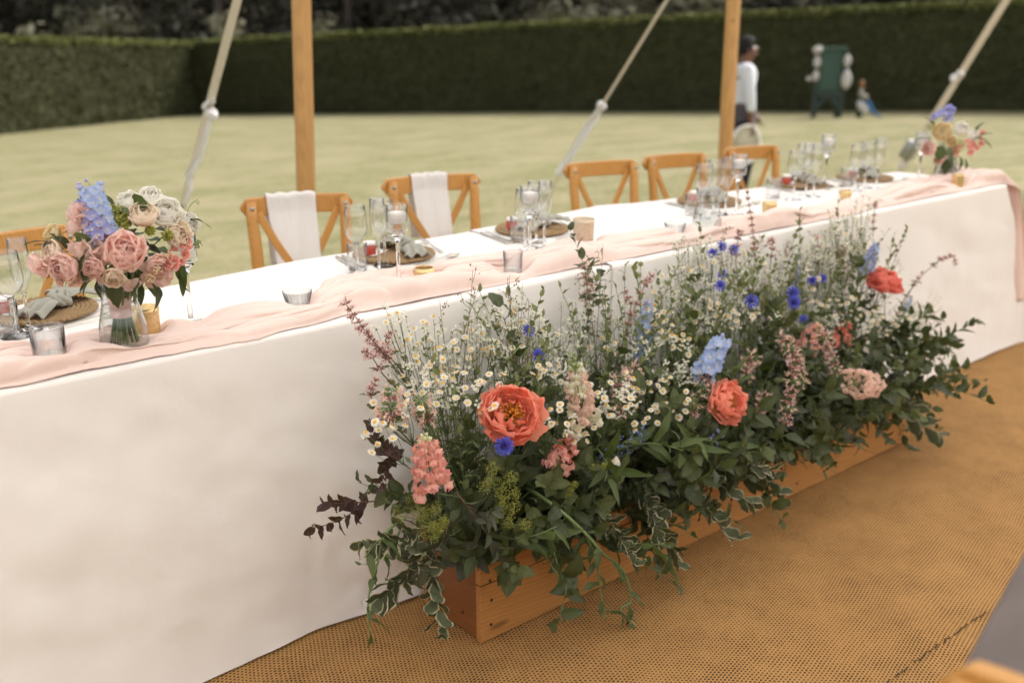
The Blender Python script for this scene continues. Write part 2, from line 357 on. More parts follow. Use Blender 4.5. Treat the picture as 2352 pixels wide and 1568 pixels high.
# ------------------------------------------------------------------ hedges and trees
def leafcloud(mb, pts, size, rg, mi=0):
    V = []; Fc = []
    for p, nrm in pts:
        s = size*rg.uniform(.6, 1.4); d = (Vector(nrm)+Vector((rg.gauss(0, .6), rg.gauss(0, .6), rg.gauss(0, .6)))).normalized()
        a = d.orthogonal().normalized(); a = Quaternion(d, rg.random()*6.28) @ a; b = d.cross(a); p = Vector(p)
        k = len(V); V += [p-a*s*.5, p+b*s*.28, p+a*s*.6, p-b*s*.28]; Fc.append((k, k+1, k+2, k+3))
    mb.add(V, Fc, None, mi)
HA, HB, HC = Vector((6.2, 25.8)), Vector((13.9, 31.6)), Vector((24.6, 8.6))
def hedge(name, p0, p1, label, h0, h1, seed, depth=1.6):
    rg = random.Random(seed); L = (p1-p0).length; d = (p1-p0)/L; nrm = Vector((d.y, -d.x))
    if nrm.dot(Vector((CAM.x, CAM.y))-p0) < 0: nrm = -nrm
    root = thing(name, label, 'hedge', (p0.x, p0.y, lawn_z(p0.x, p0.y)))
    base = root.location.copy()
    def pos(s, k):    # k 0..1 up face, 1..2 across the top, 2..3 down the back
        g = p0+d*s; zb = lawn_z(g.x, g.y)-.1; hh = h0+(h1-h0)*s/L
        if k <= 1: off = .0; z = zb+(hh+.1)*k
        elif k <= 2: off = -(k-1)*depth; z = zb+hh+.1
        else: off = -depth; z = zb+(hh+.1)*(3-k)
        q = .07*fbm(s*.8, k*3, seed)+.05*fbm(s*4, k*9, seed)
        return Vector((g.x+nrm.x*(off+q), g.y+nrm.y*(off+q), z+q*.5*(1 if k > .5 else 0)))-base
    mb = MB(); n = int(L*4); mb.grid(lambda u, v: pos(u*L, v*3), n, 30)
    obj('hedge_body', mb, M_HEDGE, root)
    mb = MB(); P = []; T = []
    for i in range(int(L*900)):
        s = rg.random()*L; k = rg.random(); P.append((pos(s, k)+Vector((nrm.x, nrm.y, 0))*.03, (nrm.x, nrm.y, .3)))
    for i in range(int(L*420)):
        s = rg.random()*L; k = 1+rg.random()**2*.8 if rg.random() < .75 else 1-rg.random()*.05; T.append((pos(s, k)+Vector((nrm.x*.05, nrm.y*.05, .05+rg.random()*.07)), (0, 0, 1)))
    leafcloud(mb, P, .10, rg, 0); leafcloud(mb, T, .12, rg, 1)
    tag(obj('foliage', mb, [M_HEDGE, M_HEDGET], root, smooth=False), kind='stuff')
    return root
dAB = (HB-HA).normalized(); dBC = (HC-HB).normalized()
hedge('clipped_hedge', HA-dAB*14, HB+dAB*.5, 'tall clipped green hedge at the far left, lighter and running to the corner', 2.3, 2.25, 1)
hedge('clipped_hedge', HB-dBC*.2, HC+dBC*16, 'long tall dark clipped hedge closing the lawn behind the poles and the waiter', 2.3, 2.45, 2)
def crown_mesh(seed, rx, rz, nclump, pale):
    rg = random.Random(seed); mb = MB(); cl = []
    for i in range(nclump):
        z = rg.random()**1.1; r = rx*(1-z*.75)*math.sqrt(rg.random())*1.0; a = rg.random()*6.28; cl.append(Vector((r*math.cos(a), r*math.sin(a), z*rz)))
    for c in cl:
        P = []; s = rg.uniform(.5, 1.1)
        for k in range(46):
            d = Vector((rg.gauss(0, 1), rg.gauss(0, 1), rg.gauss(0, .6))); d.normalize(); P.append((c+d*s*rg.random()**.4, d))
        leafcloud(mb, P, .34, rg, 1 if rg.random() < pale else 0)
    return mb.mesh('crown', [M_CROWN, M_CROWNL], False)
CR = [crown_mesh(11, 3.2, 9, 90, .05), crown_mesh(12, 3.6, 7.5, 100, .6), crown_mesh(13, 2.8, 10, 90, .15)]
tm = MB(); tm.tube([(0, 0, -1), (.05, 0, 1.5), (-.05, .1, 4), (0, 0, 8)], [.28, .24, .18, .05], 9)
for a in range(7):
    z = 1.2+a*.7; q_ = a*2.3; tm.tube([(0, 0, z), (1.1*math.cos(q_), 1.1*math.sin(q_), z+.4), (2.2*math.cos(q_), 2.2*math.sin(q_), z+.6)], [.09, .06, .02], 5)
TRK = tm.mesh('trunk', M_BARK)
NAMES = ['dark dense conifer', 'pale olive leafy tree', 'tall narrow dark conifer']
tpx = [(-60, 0), (60, 2), (170, 1), (300, 1), (395, 1), (500, 0), (575, 1), (660, 2), (800, 0), (900, 1), (1010, 2), (1120, 1), (1230, 0), (1340, 1), (1450, 2), (1560, 1), (1800, 0), (1930, 1), (2060, 2), (2190, 1), (2300, 0)]
wh = ['beyond the hedge at the far left edge', 'near the left end of the hedge', 'left of the thick left guy strap', 'pale crown well left of the strap', 'bright crown just left of the strap', 'behind the top of the left guy strap', 'between the left strap and left pole', 'directly behind the left wooden pole', 'just right of the left pole', 'second right of the left pole', 'third right of the left pole', 'midway between the two poles', 'right of the midpoint between poles', 'left of the middle guy rope', 'touching the left of the middle rope top', 'behind the middle guy rope top', 'above the waiter beside the right pole', 'left of the green stand above hedge', 'above the green stand', 'just left of the right guy rope', 'above the hedge at the far right edge']
for i, (px, k) in enumerate(tpx):
    rr = ray(px, 90); hd = Vector((rr.x, rr.y)).normalized(); D = 46+(i*7 % 5)*1.8 - (8 if px > 1500 else 0); g = Vector((CAM.x, CAM.y))+hd*D
    t = thing('tree', f'{NAMES[k]} {wh[i]}', 'tree', (g.x, g.y, lawn_z(g.x, g.y)), random.random()*6, 'trees beyond the hedge')
    link('trunk', TRK, t); link('crown', CR[k], t, Matrix.Translation((0, 0, .6)) @ Matrix.Scale(random.uniform(.95, 1.2), 4))
mb = MB(); rg = random.Random(5); P = []
for i in range(16000):
    a = rg.random(); px = -700+a*3900; rr = ray(px, 90); hd = Vector((rr.x, rr.y)).normalized(); D = 56+rg.random()*6+fbm(px*.01, 0)*3; g = Vector((CAM.x, CAM.y))+hd*D
    P.append(((g.x, g.y, lawn_z(g.x, g.y)+rg.random()*12), (-hd.x, -hd.y, .2)))
leafcloud(mb, P, 1.3, rg)
tag(obj('woodland', mb, M_CROWN, smooth=False), 'dark far woodland mass behind the trees beyond the hedge', 'woodland', kind='stuff')

# ------------------------------------------------------------------ marquee poles and guys
def pole(px0, px1, y0, y1, label, rad):
    a = Uy(px1, y1, 2.0); b = Uy(px0, y0, 2.0); d = (b-a).normalized()
    bot = a+d*((lawn_z(a.x, a.y)-.02-a.z)/d.z); top = a+d*((2.60-a.z)/d.z)
    t = thing('tent_pole', label, 'tent pole', bot, 0, 'marquee side poles')
    mb = MB(); n = 8; L = (top-bot)
    vs_ = []; 
    for k in range(13):
        f = k/12; r = rad*(1-.06*f)
        for i in range(8):
            q_ = 2*math.pi*(i+.5)/8; s = 1.0 if i % 2 else 1.0; vs_.append((r*math.cos(q_)+L.x*f, r*math.sin(q_)+L.y*f, L.z*f))
    mb.add(vs_, [(j*8+i, j*8+(i+1) % 8, (j+1)*8+(i+1) % 8, (j+1)*8+i) for j in range(12) for i in range(8)]+[tuple(96+i for i in range(8))], [(0, 0)]*len(vs_))
    obj('shaft', mb, M_POLE, t, smooth=False, bevel=.004)
    mb = MB(); mb.lathe([(0, 2.30), (.018, 2.30), (.018, 2.5), (0, 2.5)], 10, (L.x, L.y, .0)); obj('top_spike', mb, M_METAL, t, Matrix.Translation((0, 0, L.z-2.3)))
    return t, top
t1, top1 = pole(692, 703, 0, 440, 'left honey wood marquee pole standing behind the first draped chair', .043)
t2, top2 = pole(1685, 1666, 0, 345, 'right honey wood marquee pole in front of the waiter', .046)
def band(mb, pts, wd, th, mi=0):
    mb.tube(pts, [wd]*len(pts), 4, mi)
def guy(label, Pt, Pb, wd, top, group='marquee guy lines'):
    d = (Pb-Pt).normalized(); k = (lawn_z(Pb.x, Pb.y)+.03-Pt.z)/d.z; st = Pt+d*k; tp = top if top is not None else Pt-d*1.1
    t = thing('guy_rope', label, 'guy rope', st, 0, group); mb = MB(); o = st
    side = d.cross(ray(1176, 784)).normalized()
    p0, p1 = tp-o, st-o; n_ = d.cross(side).normalized(); m = 14; vs_ = []
    for i in range(m+1):
        c = p0.lerp(p1, i/m)
        for a, b in ((-1, -1), (1, -1), (1, 1), (-1, 1)): vs_.append(c+side*a*wd/2+n_*b*.003)
    mb.add(vs_, [(i*4+k2, i*4+(k2+1) % 4, (i+1)*4+(k2+1) % 4, (i+1)*4+k2) for i in range(m) for k2 in range(4)])
    obj('strap', mb, M_ROPE, t, smooth=False)
    mb = MB(); mb.tube([Vector((0, 0, .12))+Vector((d.x, d.y, 0))*-.02, Vector((d.x*.1, d.y*.1, -.05))], [.012, .009], 8); mb.lathe([(0, .12), (.028, .12), (.03, .135), (.02, .145), (0, .146)], 10); obj('stake', mb, M_METAL, t)
    return t, d, side, n_, o
def along(Pt, Pb, f): return Pt.lerp(Pb, f)
X1 = top1.x; A1, B1 = Ux(545, 0, 2.1), Ux(415, 490, 2.1)
g1, d1, s1, n1_, o1 = guy('wide cream guy strap at left with white ribbon tied round it', A1, B1, .042, None)
# ribbon: knot, loop and a fluttering tail
def tie(root, o, c, d, side, n_, tail, width, loops=True, s=1.0):
    mb = MB()
    for k, (off, rr) in enumerate(((0, .032), (.016, .028), (-.014, .028))):
        ring = []; cc = c+d*off*s
        for i in range(13):
            q_ = 2*math.pi*i/12; ring.append(cc-o+side*math.cos(q_)*rr*s+n_*math.sin(q_)*.018*s+d*.006*math.sin(q_*2+k))
        mb.tube(ring, .010*s, 6)
    obj('knot', mb, M_TIE, root)
    if loops:
        mb = MB()
        def lf(u, v):
            q_ = math.pi*u; return c-o-d*(.13*s*math.sin(q_))*(.6+.4*v)-side*(.03+.025*math.cos(q_*2))*s*(.6+.7*math.sin(math.pi*v))+n_*(.035*(v-.5)+.01*math.sin(6*u))*s
        mb.grid(lf, 12, 5); obj('bow_loop', mb, M_TIE, root, solid=.0015)
    mb = MB()
    def tf(u, v):
        m = len(tail)-1; x_ = v*m; i = min(m-1, int(x_)); f = x_-i; p = tail[i].lerp(tail[i+1], f*f*(3-2*f))-o
        wv = width[i]+(width[i+1]-width[i])*f; return p+side*(u-.5)*wv+n_*.25*wv*math.sin(u*7+v*5)
    mb.grid(tf, 8, 26); obj('ribbon_tail', mb, M_TIE, root, solid=.0015)
c = Ux(486, 262, 2.1); tie(g1, o1, c, d1, s1, n1_, [c, Ux(478, 300, 2.09), Ux(462, 355, 2.08), Ux(432, 405, 2.08), Ux(436, 440, 2.09), Ux(425, 470, 2.1)], [.02, .028, .022, .05, .02, .024], s=.85)
X2 = 4.95; A2, B2 = Ux(1532, 0, X2), Ux(1283, 405, X2)
g2, d2, s2, n2_, o2 = guy('middle cream guy rope running down to the lawn behind the undraped chair', A2, B2, .020, None)
c = Ux(1382, 243, X2); tie(g2, o2, c, d2, s2, n2_, [c, Ux(1372, 262, X2), Ux(1345, 300, X2-.02), Ux(1318, 345, X2-.02), Ux(1296, 380, X2), Ux(1284, 402, X2)], [.035, .05, .06, .05, .06, .07], False, .9)
X3 = 7.75; A3, B3 = Ux(2312, 0, X3), Ux(2062, 402, X3)
g3, d3, s3, n3_, o3 = guy('right cream guy strap with steel ratchet above the far bouquet', A3, B3, .052, None)
c = Ux(2203, 168, X3)-o3
mb = MB(); [mb.blob(c+d3*k*.05+s3*.012*((-1)**k), .034) for k in range(2)]; obj('cord_lock', mb, M_TIE, g3)
c = Ux(2087, 345, X3)-o3; mb = MB(); mb.box(c, (.05, .09, .16), (-d3).to_track_quat('Z', 'Y').to_matrix()); mb.box(c+s3*.04, (.02, .06, .12), (-d3).to_track_quat('Z', 'Y').to_matrix()); obj('ratchet', mb, M_METAL, g3, bevel=.006)
mb = MB(); [mb.blob(c-d3*.09*k+s3*.02, .034) for k in (1, -1.4)]; obj('ratchet_glint', mb, M_TIE, g3)  # white balls standing in for the bright highlights on the ratchet

# the sailcloth roof of the marquee the poles hold up
mb = MB()
def roof(u, v):
    x = -9+22*u; y = 2.12-11*v; z = 2.62+1.4*math.sin(math.pi*min(1, v*1.02))**.8; sag = -.10*math.sin(math.pi*((x-top1.x)/(top2.x-top1.x) % 1))*(1-min(1, v*4)); return (x, y+sag*.5, z+sag)
mb.grid(roof, 66, 30); q = NM('cream sailcloth'); q.base((.80, .74, .64, 1)); q.set(Roughness=.8); q.translucent((.95, .925, .885, 1), .82)
tag(obj('marquee_roof', mb, q.m), 'cream sailcloth marquee roof held over the table by the wooden poles', 'marquee roof')

# ------------------------------------------------------------------ tablecloths and runner
TZ = .76
def back_y(x):
    k = [(-1, .52), (.94, .575), (1.2, .615), (2.13, .665), (2.42, .70), (2.58, .725), (2.72, .675), (2.9, .655), (3.6, .60), (4.3, .50)]
    for (a, ya), (b, yb) in zip(k, k[1:]):
        if x <= b: t = (x-a)/(b-a); return ya+(yb-ya)*t
    return .5
def cloth(name, x0, x1, label, seed, endR=False, endL=False, lift=0.0):
    S = []                       # cross section parameter: front hem -> top -> back hem
    mb = MB(); nx = int((x1-x0)/.02); rr = .012
    secs = [('f', i/34) for i in range(34)]+[('c', i/5) for i in range(5)]+[('t', i/16) for i in range(17)]+[('d', i/4) for i in range(1, 5)]+[('b', i/10) for i in range(1, 11)]
    def pt(x, sct, t):
        xe = x; by = back_y(x)+.0
        top = TZ+lift+.0012*fbm(x*3, seed, 0)+.001
        if sct == 'f':
            z = .004+(top-rr-.004)*t; h = 1-t; y = -.000-.022*h**1.3*(.5+fbm(x*1.6, seed+3, 0)*.9)+h*.010*fbm(x*4.3, z*1.2, seed)-h*.012*math.sin(x*5.2+seed)
            y += .009*fbm(x*2.6+z*3, z*3-x*1.2, seed, 3)*min(1, h*6)+.0032*fbm(x*9+z*8, z*9-x*4, seed, 4)*min(1, h*6)+.009*max(0, 1-abs(math.sin(x*5+z*7+2.5*fbm(x*2, z*2, seed)))*5)*max(0, fbm(x*2.1, z*3, seed+5)+.1)*min(1, h*5)
            for xc_ in (.405, 1.16, 2.9, 3.65): y -= .0022*math.exp(-abs(x-xc_)/.010)*min(1, h*8)
            if endR:
                e = max(0, (x-(x1-.55))/.55); xe = x+(h**.9)*.42*e*e; y -= h*.05*e*e*math.sin(x*3)
            if z < .03: z = .005+.006*fbm(x*2.2, 7, seed)+(.01 if t > 0 else 0)
            return (xe, y-lift, z)
        if sct == 'c':
            a = math.pi/2*t; return (xe, rr*(1-math.cos(a))-lift, top-rr+rr*math.sin(a))
        if sct == 't':
            y = rr+(by-2*rr)*t; return (xe, y, top+.0022*fbm(x*5, y*6, seed)+.0010*abs(fbm(x*16, y*9, seed)))
        if sct == 'd':
            a = math.pi/2*t; return (xe, by-rr+rr*math.sin(a), top-rr+rr*math.cos(a))
        z = top-rr-(top-rr-.02)*t; return (xe, by+.03*t*(1+math.sin(x*9+seed))+.01*t*fbm(x*4, 1, seed), z)
    vs_ = []; uv = []; m = len(secs)
    for i in range(nx+1):
        x = x0+(x1-x0)*i/nx
        for j, (s_, t) in enumerate(secs): vs_.append(pt(x, s_, t)); uv.append((i/nx, j/m))
    fs = [(i*m+j, (i+1)*m+j, (i+1)*m+j+1, i*m+j+1) for i in range(nx) for j in range(m-1)]
    mb.add(vs_, fs, uv)
    if endR:      # the end drop
        f0 = [pt(x1, s_, t) for s_, t in secs]; cy = back_y(x1)/2
        def ed(u, v):
            y = .0+(back_y(x1)-.0)*u; top = TZ-.004; z = top+(.006-top)*v; fl = 0
            e = max(0, 1-u/.35)+max(0, (u-.65)/.35)*.6; return (x1+v**.9*(.42*e*e+.02*math.sin(u*19))+.004, y-v*.04*(1-u), z)
        mb.grid(ed, 24, 14)
    o = obj(name, mb, M_CLOTH); tag(o, label, 'tablecloth', None)
    return o
cloth('tablecloth', -1.0, 1.952, 'long near white tablecloth with the left bouquet on it', 1.0)
cloth('tablecloth', 1.930, 4.265, 'far white tablecloth, overlapping the near one and reaching the table end', 9.0, endR=True, lift=.004)
# fold creases pressed in the near cloth (raised ironed line)
# the banquet tables under the cloths
def table(x0, x1, label):
    t = thing('trestle_table', label, 'table', ((x0+x1)/2, .28, 0), 0, 'tables under the cloths'); L = x1-x0
    mb = MB(); mb.box((0, 0, .738), (L, .50, .03)); obj('tabletop', mb, M_POLE, t)
    for sx in (-1, 1):
        for sy in (-1, 1): mb = MB(); mb.tube([(sx*(L/2-.15), sy*.19, 0.0), (sx*(L/2-.15), sy*.17, .722)], .014, 8); obj('leg', mb, M_METAL, t)
table(-.95, 1.90, 'trestle table hidden under the near white cloth'); table(1.96, 4.10, 'trestle table hidden under the far white cloth')

# runner: bunched chiffon strip along the front of the top
def lerpk(k, x):
    for (a, ya), (b, yb) in zip(k, k[1:]):
        if x <= b:
            t = max(0, (x-a)/(b-a)); t = t*t*(3-2*t); return ya+(yb-ya)*t
    return k[-1][1]
FE = [(-1, .02), (.3, .012), (.6, .010), (.86, .004), (1.0, .012), (1.12, .03), (1.35, .028), (1.8, .032), (2.2, .02), (2.5, .012), (3, .01), (3.5, .02), (4.2, .02)]
BE = [(-1, .17), (.42, .185), (.62, .175), (.84, .185), (.98, .145), (1.06, .15), (1.22, .29), (1.45, .27), (1.7, .225), (1.98, .19), (2.2, .125), (2.65, .11), (3.05, .13), (3.6, .17), (4.0, .26), (4.2, .30)]
PRESS = [tuple(Uz(*p, TZ)[:2]) for p in ((440, 748), (917, 662), (1216, 600), (1690, 500), (2107, 425), (119, 842), (686, 722), (1178, 634), (1549, 556), (975, 653), (1339, 578), (1765, 509), (2197, 436), (340, 778), (1940, 462), (290, 812), (1621, 545), (2168, 424), (1822, 508))]
def runner_h(x, v):
    """height and sideways lean of the rolled folds"""
    h = 0; sh = 0
    for k, (f, a, ph, tw, dr) in enumerate(((3.1, .0230, .3, 1.2, 1.3), (5.2, .0150, 1.9, -1.0, -2.0), (9.5, .0062, 4.2, .8, 3.1), (17.0, .0036, 2.2, 1.2, -4.3))):
        p = f*v*math.pi+ph+tw*math.sin(x*dr+k)+2.3*fbm(x*1.5+k*9, v*.7, k*5)+.9*math.sin(x*3.1+k*2)
        A = a*min(1.6, .25+1.9*abs(fbm(x*1.25+k*7, v*.5, 3+k)))
        h += .88*A*abs(math.sin(p))**.5; sh += -A*.55*math.sin(2*p)
    tw = math.exp(-((x-1.20)/.22)**2)*.5+math.exp(-((x-2.75)/.16)**2)*.35+.25*math.exp(-((x-.55)/.2)**2)
    dg = math.sin(x*16+v*5+2.5*fbm(x*3, v*2, 11)); h += tw*.024*abs(dg)**.6; sh += tw*.012*math.sin(x*23+v*4)
    return h, sh
mb = MB(); NX, NV = 1100, 90; x0, x1 = -.95, 4.27
def rp(u, v):
    x = x0+(x1-x0)*u; f = lerpk(FE, x)+.009*fbm(x*3.1, 0, 1)+.005*fbm(x*11, 3, 1); b = lerpk(BE, x)+.030*fbm(x*2.3, 5, 2)+.008*fbm(x*9, 4, 2); y = f+(b-f)*v
    e = min(1, v*9, (1-v)*9); e = e*e*(3-2*e); lf = .006 if x > 1.93 else .0015; h, sh = runner_h(x, v)
    for qx, qy in PRESS:
        dd_ = (x-qx)**2+(y-qy)**2
        if dd_ < .03: g_ = math.exp(-(dd_/.0020)**1.5); h *= 1-.93*g_; sh *= 1-g_
    y += sh*e; z = h*(.06+.94*e)*1.40+.0016; zc = TZ+lf
    if y < .012:      # the edge rolls over the table edge with the cloth
        zc = TZ+lf-.012+math.sqrt(max(0, .012**2-(.012-max(0, y))**2))
        if y < 0: zc -= -y*1.6; y = y*.3-.0035
    return (x+.012*fbm(x*3, v*6, 9), y, zc+z)
mb.grid(rp, NX, NV)
# tail that hangs off the far end
def rt_(u, v):
    p = rp(1, v); s = u*.62; k = min(1, s/.06); z = p[2]*(1-k)+k*(TZ-.01)-max(0, s-.05)*.93+0*v; x = p[0]+min(s, .06)*.75+max(0, s-.05)*(.42*max(0, 1-v*1.6))+.018*math.sin(v*17+u*2)*k
    return (x, p[1]-k*.05*(1-v), z)
mb.grid(rt_, 30, NV)
ro = obj('table_runner', mb, M_RUN, solid=.0012); tag(ro, 'crumpled blush pink chiffon runner along the white table front', 'table runner')
# puffed twist of the runner near the middle of the near cloth
# ------------------------------------------------------------------ planter
bx = 1.242; bl = 3.17; by0, by1 = -.283, -.045; BH = .20
t = thing('wooden_planter', 'long oiled wooden planter box full of flowers on the coir matting', 'planter', (bx, by0, 0))
L = bl-bx; D = by1-by0; th = .019
def board(c, d, m, nm='board', **k):
    mb = MB(); n = 26; mb.box((0, 0, 0), d); return obj(nm, mb, m, t, Matrix.Translation(c), smooth=False, bevel=.0018)
board((L/2, th/2, .0745), (L, th, .149), M_BOX); board((L/2, th/2+.001, .1760), (L, th, .048), M_BOX)
board((L/2, D-th/2, .0745), (L, th, .149), M_BOX); board((L/2, D-th/2, .1760), (L, th, .048), M_BOX)
board((th/2+.002, D/2, .0985), (th, D-2*th-.001, .197), M_BOXD); board((L-th/2-.002, D/2, .0985), (th, D-2*th-.001, .197), M_BOXD)
for px, pz in ((.028, .158), (.032, .105), (.030, .040), (.62, .03), (.64, .05), (1.25, .035), (1.27, .15), (1.85, .04), (1.86, .15)):
    mb = MB(); mb.lathe([(0, 0), (.0042, 0), (.004, .0012), (0, .0016)], 8); obj('nail', mb, M_NAIL, t, Matrix.Translation((px, -.0003, pz)) @ Matrix.Rotation(math.pi/2, 4, 'X'))
for py, pz in ((.012, .05), (.01, .15)):
    mb = MB(); mb.lathe([(0, 0), (.004, 0), (.0035, .001), (0, .0013)], 8); obj('nail', mb, M_NAIL, t, Matrix.Translation((-.0003, .06+py, pz)) @ Matrix.Rotation(-math.pi/2, 4, 'Y'))
mb = MB()
mb.grid(lambda u, v: (th+.004+(L-2*th-.008)*u, th+.003+(D-2*th-.006)*v, .165+.012*fbm(u*20, v*3)), 40, 6); obj('floral_foam', mb, M_FOAMSHADE, t)

# ------------------------------------------------------------------ chairs
def make_chair():
    t = thing('cross_back_chair', 'x', 'chair', (0, 0, 0), 0, 'honey wood cross back chairs')
    W = .172
    # local frame: origin on the ground under the back rail, +y away from the table; seat towards -y
    def bow(x): return .030*(1-(x/W)**2)
    mb = MB(); n = 18
    vs_ = []; uv = []
    for i in range(n+1):
        x = -W-.012+(2*W+.024)*i/n; e = abs(x)/(W+.012); hh = .031*(math.sqrt(max(0.02, 1-max(0, (e-.86)/.14)**2)) if e > .86 else 1); y = bow(max(-W, min(W, x)))
        for a, b in ((-1, -1), (1, -1), (1, 1), (-1, 1)):
            vs_.append((x, y+a*.012, .86+b*hh-.031)); uv.append((i/n, .5))
    mb.add(vs_, [(i*4+k, i*4+(k+1) % 4, (i+1)*4+(k+1) % 4, (i+1)*4+k) for i in range(n) for k in range(4)]+[(3, 2, 1, 0), tuple(n*4+k for k in range(4))], uv)
    obj('top_rail', mb, M_WOODCH, t, smooth=False, bevel=.007)
    for s in (-1, 1):
        mb = MB(); mb.tube([(s*.150, -.022, .852), (s*.152, -.024, .80), (s*.148, -.040, .70), (s*.146, -.055, .58), (s*.150, -.060, .45), (s*.158, -.04, .25), (s*.165, .0, .0)], [.016, .0185, .020, .020, .020, .018, .015], 8); obj('back_leg', mb, M_WOODCH, t)
        mb = MB(); mb.tube([(s*.155, -.40, .43), (s*.16, -.405, .2), (s*.165, -.41, .0)], [.019, .017, .014], 8); obj('front_leg', mb, M_WOODCH, t)
        mb = MB(); mb.lathe([(0, .004), (.006, .003), (.0075, 0)], 10); obj('bolt', mb, M_METAL, t, Matrix.Translation((s*.151, -.0405, .832)) @ Matrix.Rotation(math.pi/2, 4, 'X'))
        mb = MB(); P = [(s*.132, -.012, .815), (s*.085, -.018, .72), (s*.028, -.026, .62), (-s*.03, -.036, .54), (-s*.09, -.045, .48), (-s*.135, -.05, .455)]
        m = len(P); vs_ = []; 
        for i in range(m):
            p = Vector(P[i])+Vector((0, .006*s, 0)); tt = (Vector(P[min(i+1, m-1)])-Vector(P[max(0, i-1)])).normalized(); sd_ = tt.cross(Vector((0, 1, 0))).normalized()
            for a, b in ((-1, -1), (1, -1), (1, 1), (-1, 1)): vs_.append(p+sd_*a*.0125+Vector((0, b*.005, 0)))
        mb.add(vs_, [(i*4+k, i*4+(k+1) % 4, (i+1)*4+(k+1) % 4, (i+1)*4+k) for i in range(m-1) for k in range(4)]+[(3, 2, 1, 0), tuple((m-1)*4+k for k in range(4))]); obj('cross_bar', mb, M_WOODCH, t, smooth=False, bevel=.003)
    mb = MB(); mb.lathe([(0, .452), (.14, .452), (.178, .444), (.185, .43), (.178, .415), (0, .412)], 24, (0, -.22, 0), wob=lambda q_, z: 1+.09*abs(math.sin(2*q_))); obj('seat', mb, M_WICKER, t)
    for zz in (.16, .26):
        mb = MB(); [mb.tube([(s*.163, -.40, zz), (s*.163, -.01, zz)], .009, 6) for s in (-1, 1)]; obj('side_stretcher', mb, M_WOODCH, t)
    mb = MB(); mb.tube([(-.16, -.405, .21), (.16, -.405, .21)], .009, 6); obj('front_stretcher', mb, M_WOODCH, t)
    return t
ch0 = make_chair(); used = False
def place_chair(pl, pr, label, rail=.86):
    global used
    a = Uz(*pl, rail); b = Uz(*pr, rail); c = (a+b)/2; rz = math.atan2(b.y-a.y, b.x-a.x); s = (b-a).length/.368
    M = Matrix.Translation((c.x, c.y, 0)) @ Matrix.Rotation(rz, 4, 'Z') @ Matrix.Diagonal((s, 1, 1, 1))
    if not used: used = True; ch0.matrix_basis = M; ch0['label'] = label; return ch0, M
    o = dup(ch0, M, label); return o, M
place_chair((-128, 560), (165, 513), 'leftmost chair, cut by the photo edge behind the left bouquet')
c2, M2 = place_chair((549, 458), (809, 442), 'chair with a wide white sash, right in front of the left pole')
c3, M3 = place_chair((876, 412), (1102, 397), 'chair with a white sash behind the near gold votive and candle stem')
place_chair((1295, 377), (1464, 366), 'bare chair just left of centre right, beside the middle guy rope')
place_chair((1478, 360), (1621, 350), 'bare chair left of the right wooden pole')
place_chair((1662, 341), (1787, 333), 'rightmost bare chair, in front of the waiter')
# sashes over the rails
def sash(M, x0, x1, drop, label, seed, rl=.062):
    mb = MB()
    def f(u, v):
        x = x0+(x1-x0)*u; s = v*(drop+.26)-.26      # v: back hem .. rail .. front hem
        sh = 1-.14*max(0, s/drop)+.0; xc = (x0+x1)/2; xx = xc+(x-xc)*(sh if s > 0 else 1-.1*(-s/.26))+.012*max(0, s)/drop
        bow = .030*(1-(xx/.172)**2)
        fold = .003*math.sin(u*9+seed)+.0015*math.sin(u*17+seed*2+s*3)+.002*fbm(u*5, s*4, seed)
        if s < -.02: return (xx, bow+.022+fold, .862+s+.02)
        if s > .02:
            k = max(0, s-.07); return (xx, bow-.019-.03*min(1, k*6)-.05*k+fold*(1+k*2), .862-s+.02)
        a = s/.02*math.pi/2; return (xx, bow-.020*math.sin(a)+fold*.3, .862+.006*math.cos(a)+.002*math.sin(u*22+seed))
    mb.grid(f, 40, 60)
    o = link('chair_sash', mb.mesh('chair_sash', M_SASH), None, M); m = o.modifiers.new('solid', 'SOLIDIFY'); m.thickness = .0015; tag(o, label, 'sash', 'white chiffon sashes over chair backs')
sash(M2, -.100, .062, .36, 'white chiffon sash over the chair in front of the left pole', 1.0)
sash(M3, -.075, .060, .34, 'white chiffon sash over the chair right of the left pole', 2.7)

# ------------------------------------------------------------------ tableware
def lathe_part(name, prof, mat, parent=None, n=24, M=None, wob=None):
    mb = MB(); mb.lathe(prof, n, wob=wob); return obj(name, mb, mat, parent, M)
PROTO = {}
def wine():
    t = thing('wine_glass', 'x', 'wine glass')
    lathe_part('foot', [(0, 0), (.030, 0), (.031, .001), (.022, .0035), (.008, .006), (.0045, .012), (.0038, .04), (.004, .075), (.007, .084), (0, .086)], M_THICK, t)
    lathe_part('bowl', [(0, .087), (.010, .088), (.020, .096), (.029, .113), (.0315, .130), (.0295, .158), (.026, .185), (.0253, .1853), (.0288, .158), (.0306, .130), (.028, .114), (.018, .098), (0, .091)], M_GLASS, t); return t
def flute():
    t = thing('champagne_flute', 'x', 'champagne flute')
    lathe_part('foot', [(0, 0), (.027, 0), (.028, .001), (.018, .0035), (.006, .007), (.0038, .014), (.0034, .05), (.0042, .078), (.006, .084), (0, .086)], M_THICK, t)
    lathe_part('bowl', [(0, .087), (.006, .089), (.015, .108), (.021, .130), (.0215, .155), (.019, .203), (.0183, .2033), (.0206, .155), (.020, .131), (.013, .109), (0, .095)], M_GLASS, t); return t
def tumbler():
    t = thing('water_tumbler', 'x', 'tumbler')
    lathe_part('base', [(0, 0), (.024, 0), (.0245, .008), (0, .010)], M_THICK, t)
    lathe_part('wall', [(.0246, .001), (.027, .03), (.0275, .075), (.0267, .0753), (.026, .03), (.0235, .011), (0, .0105)], M_GLASS, t); return t
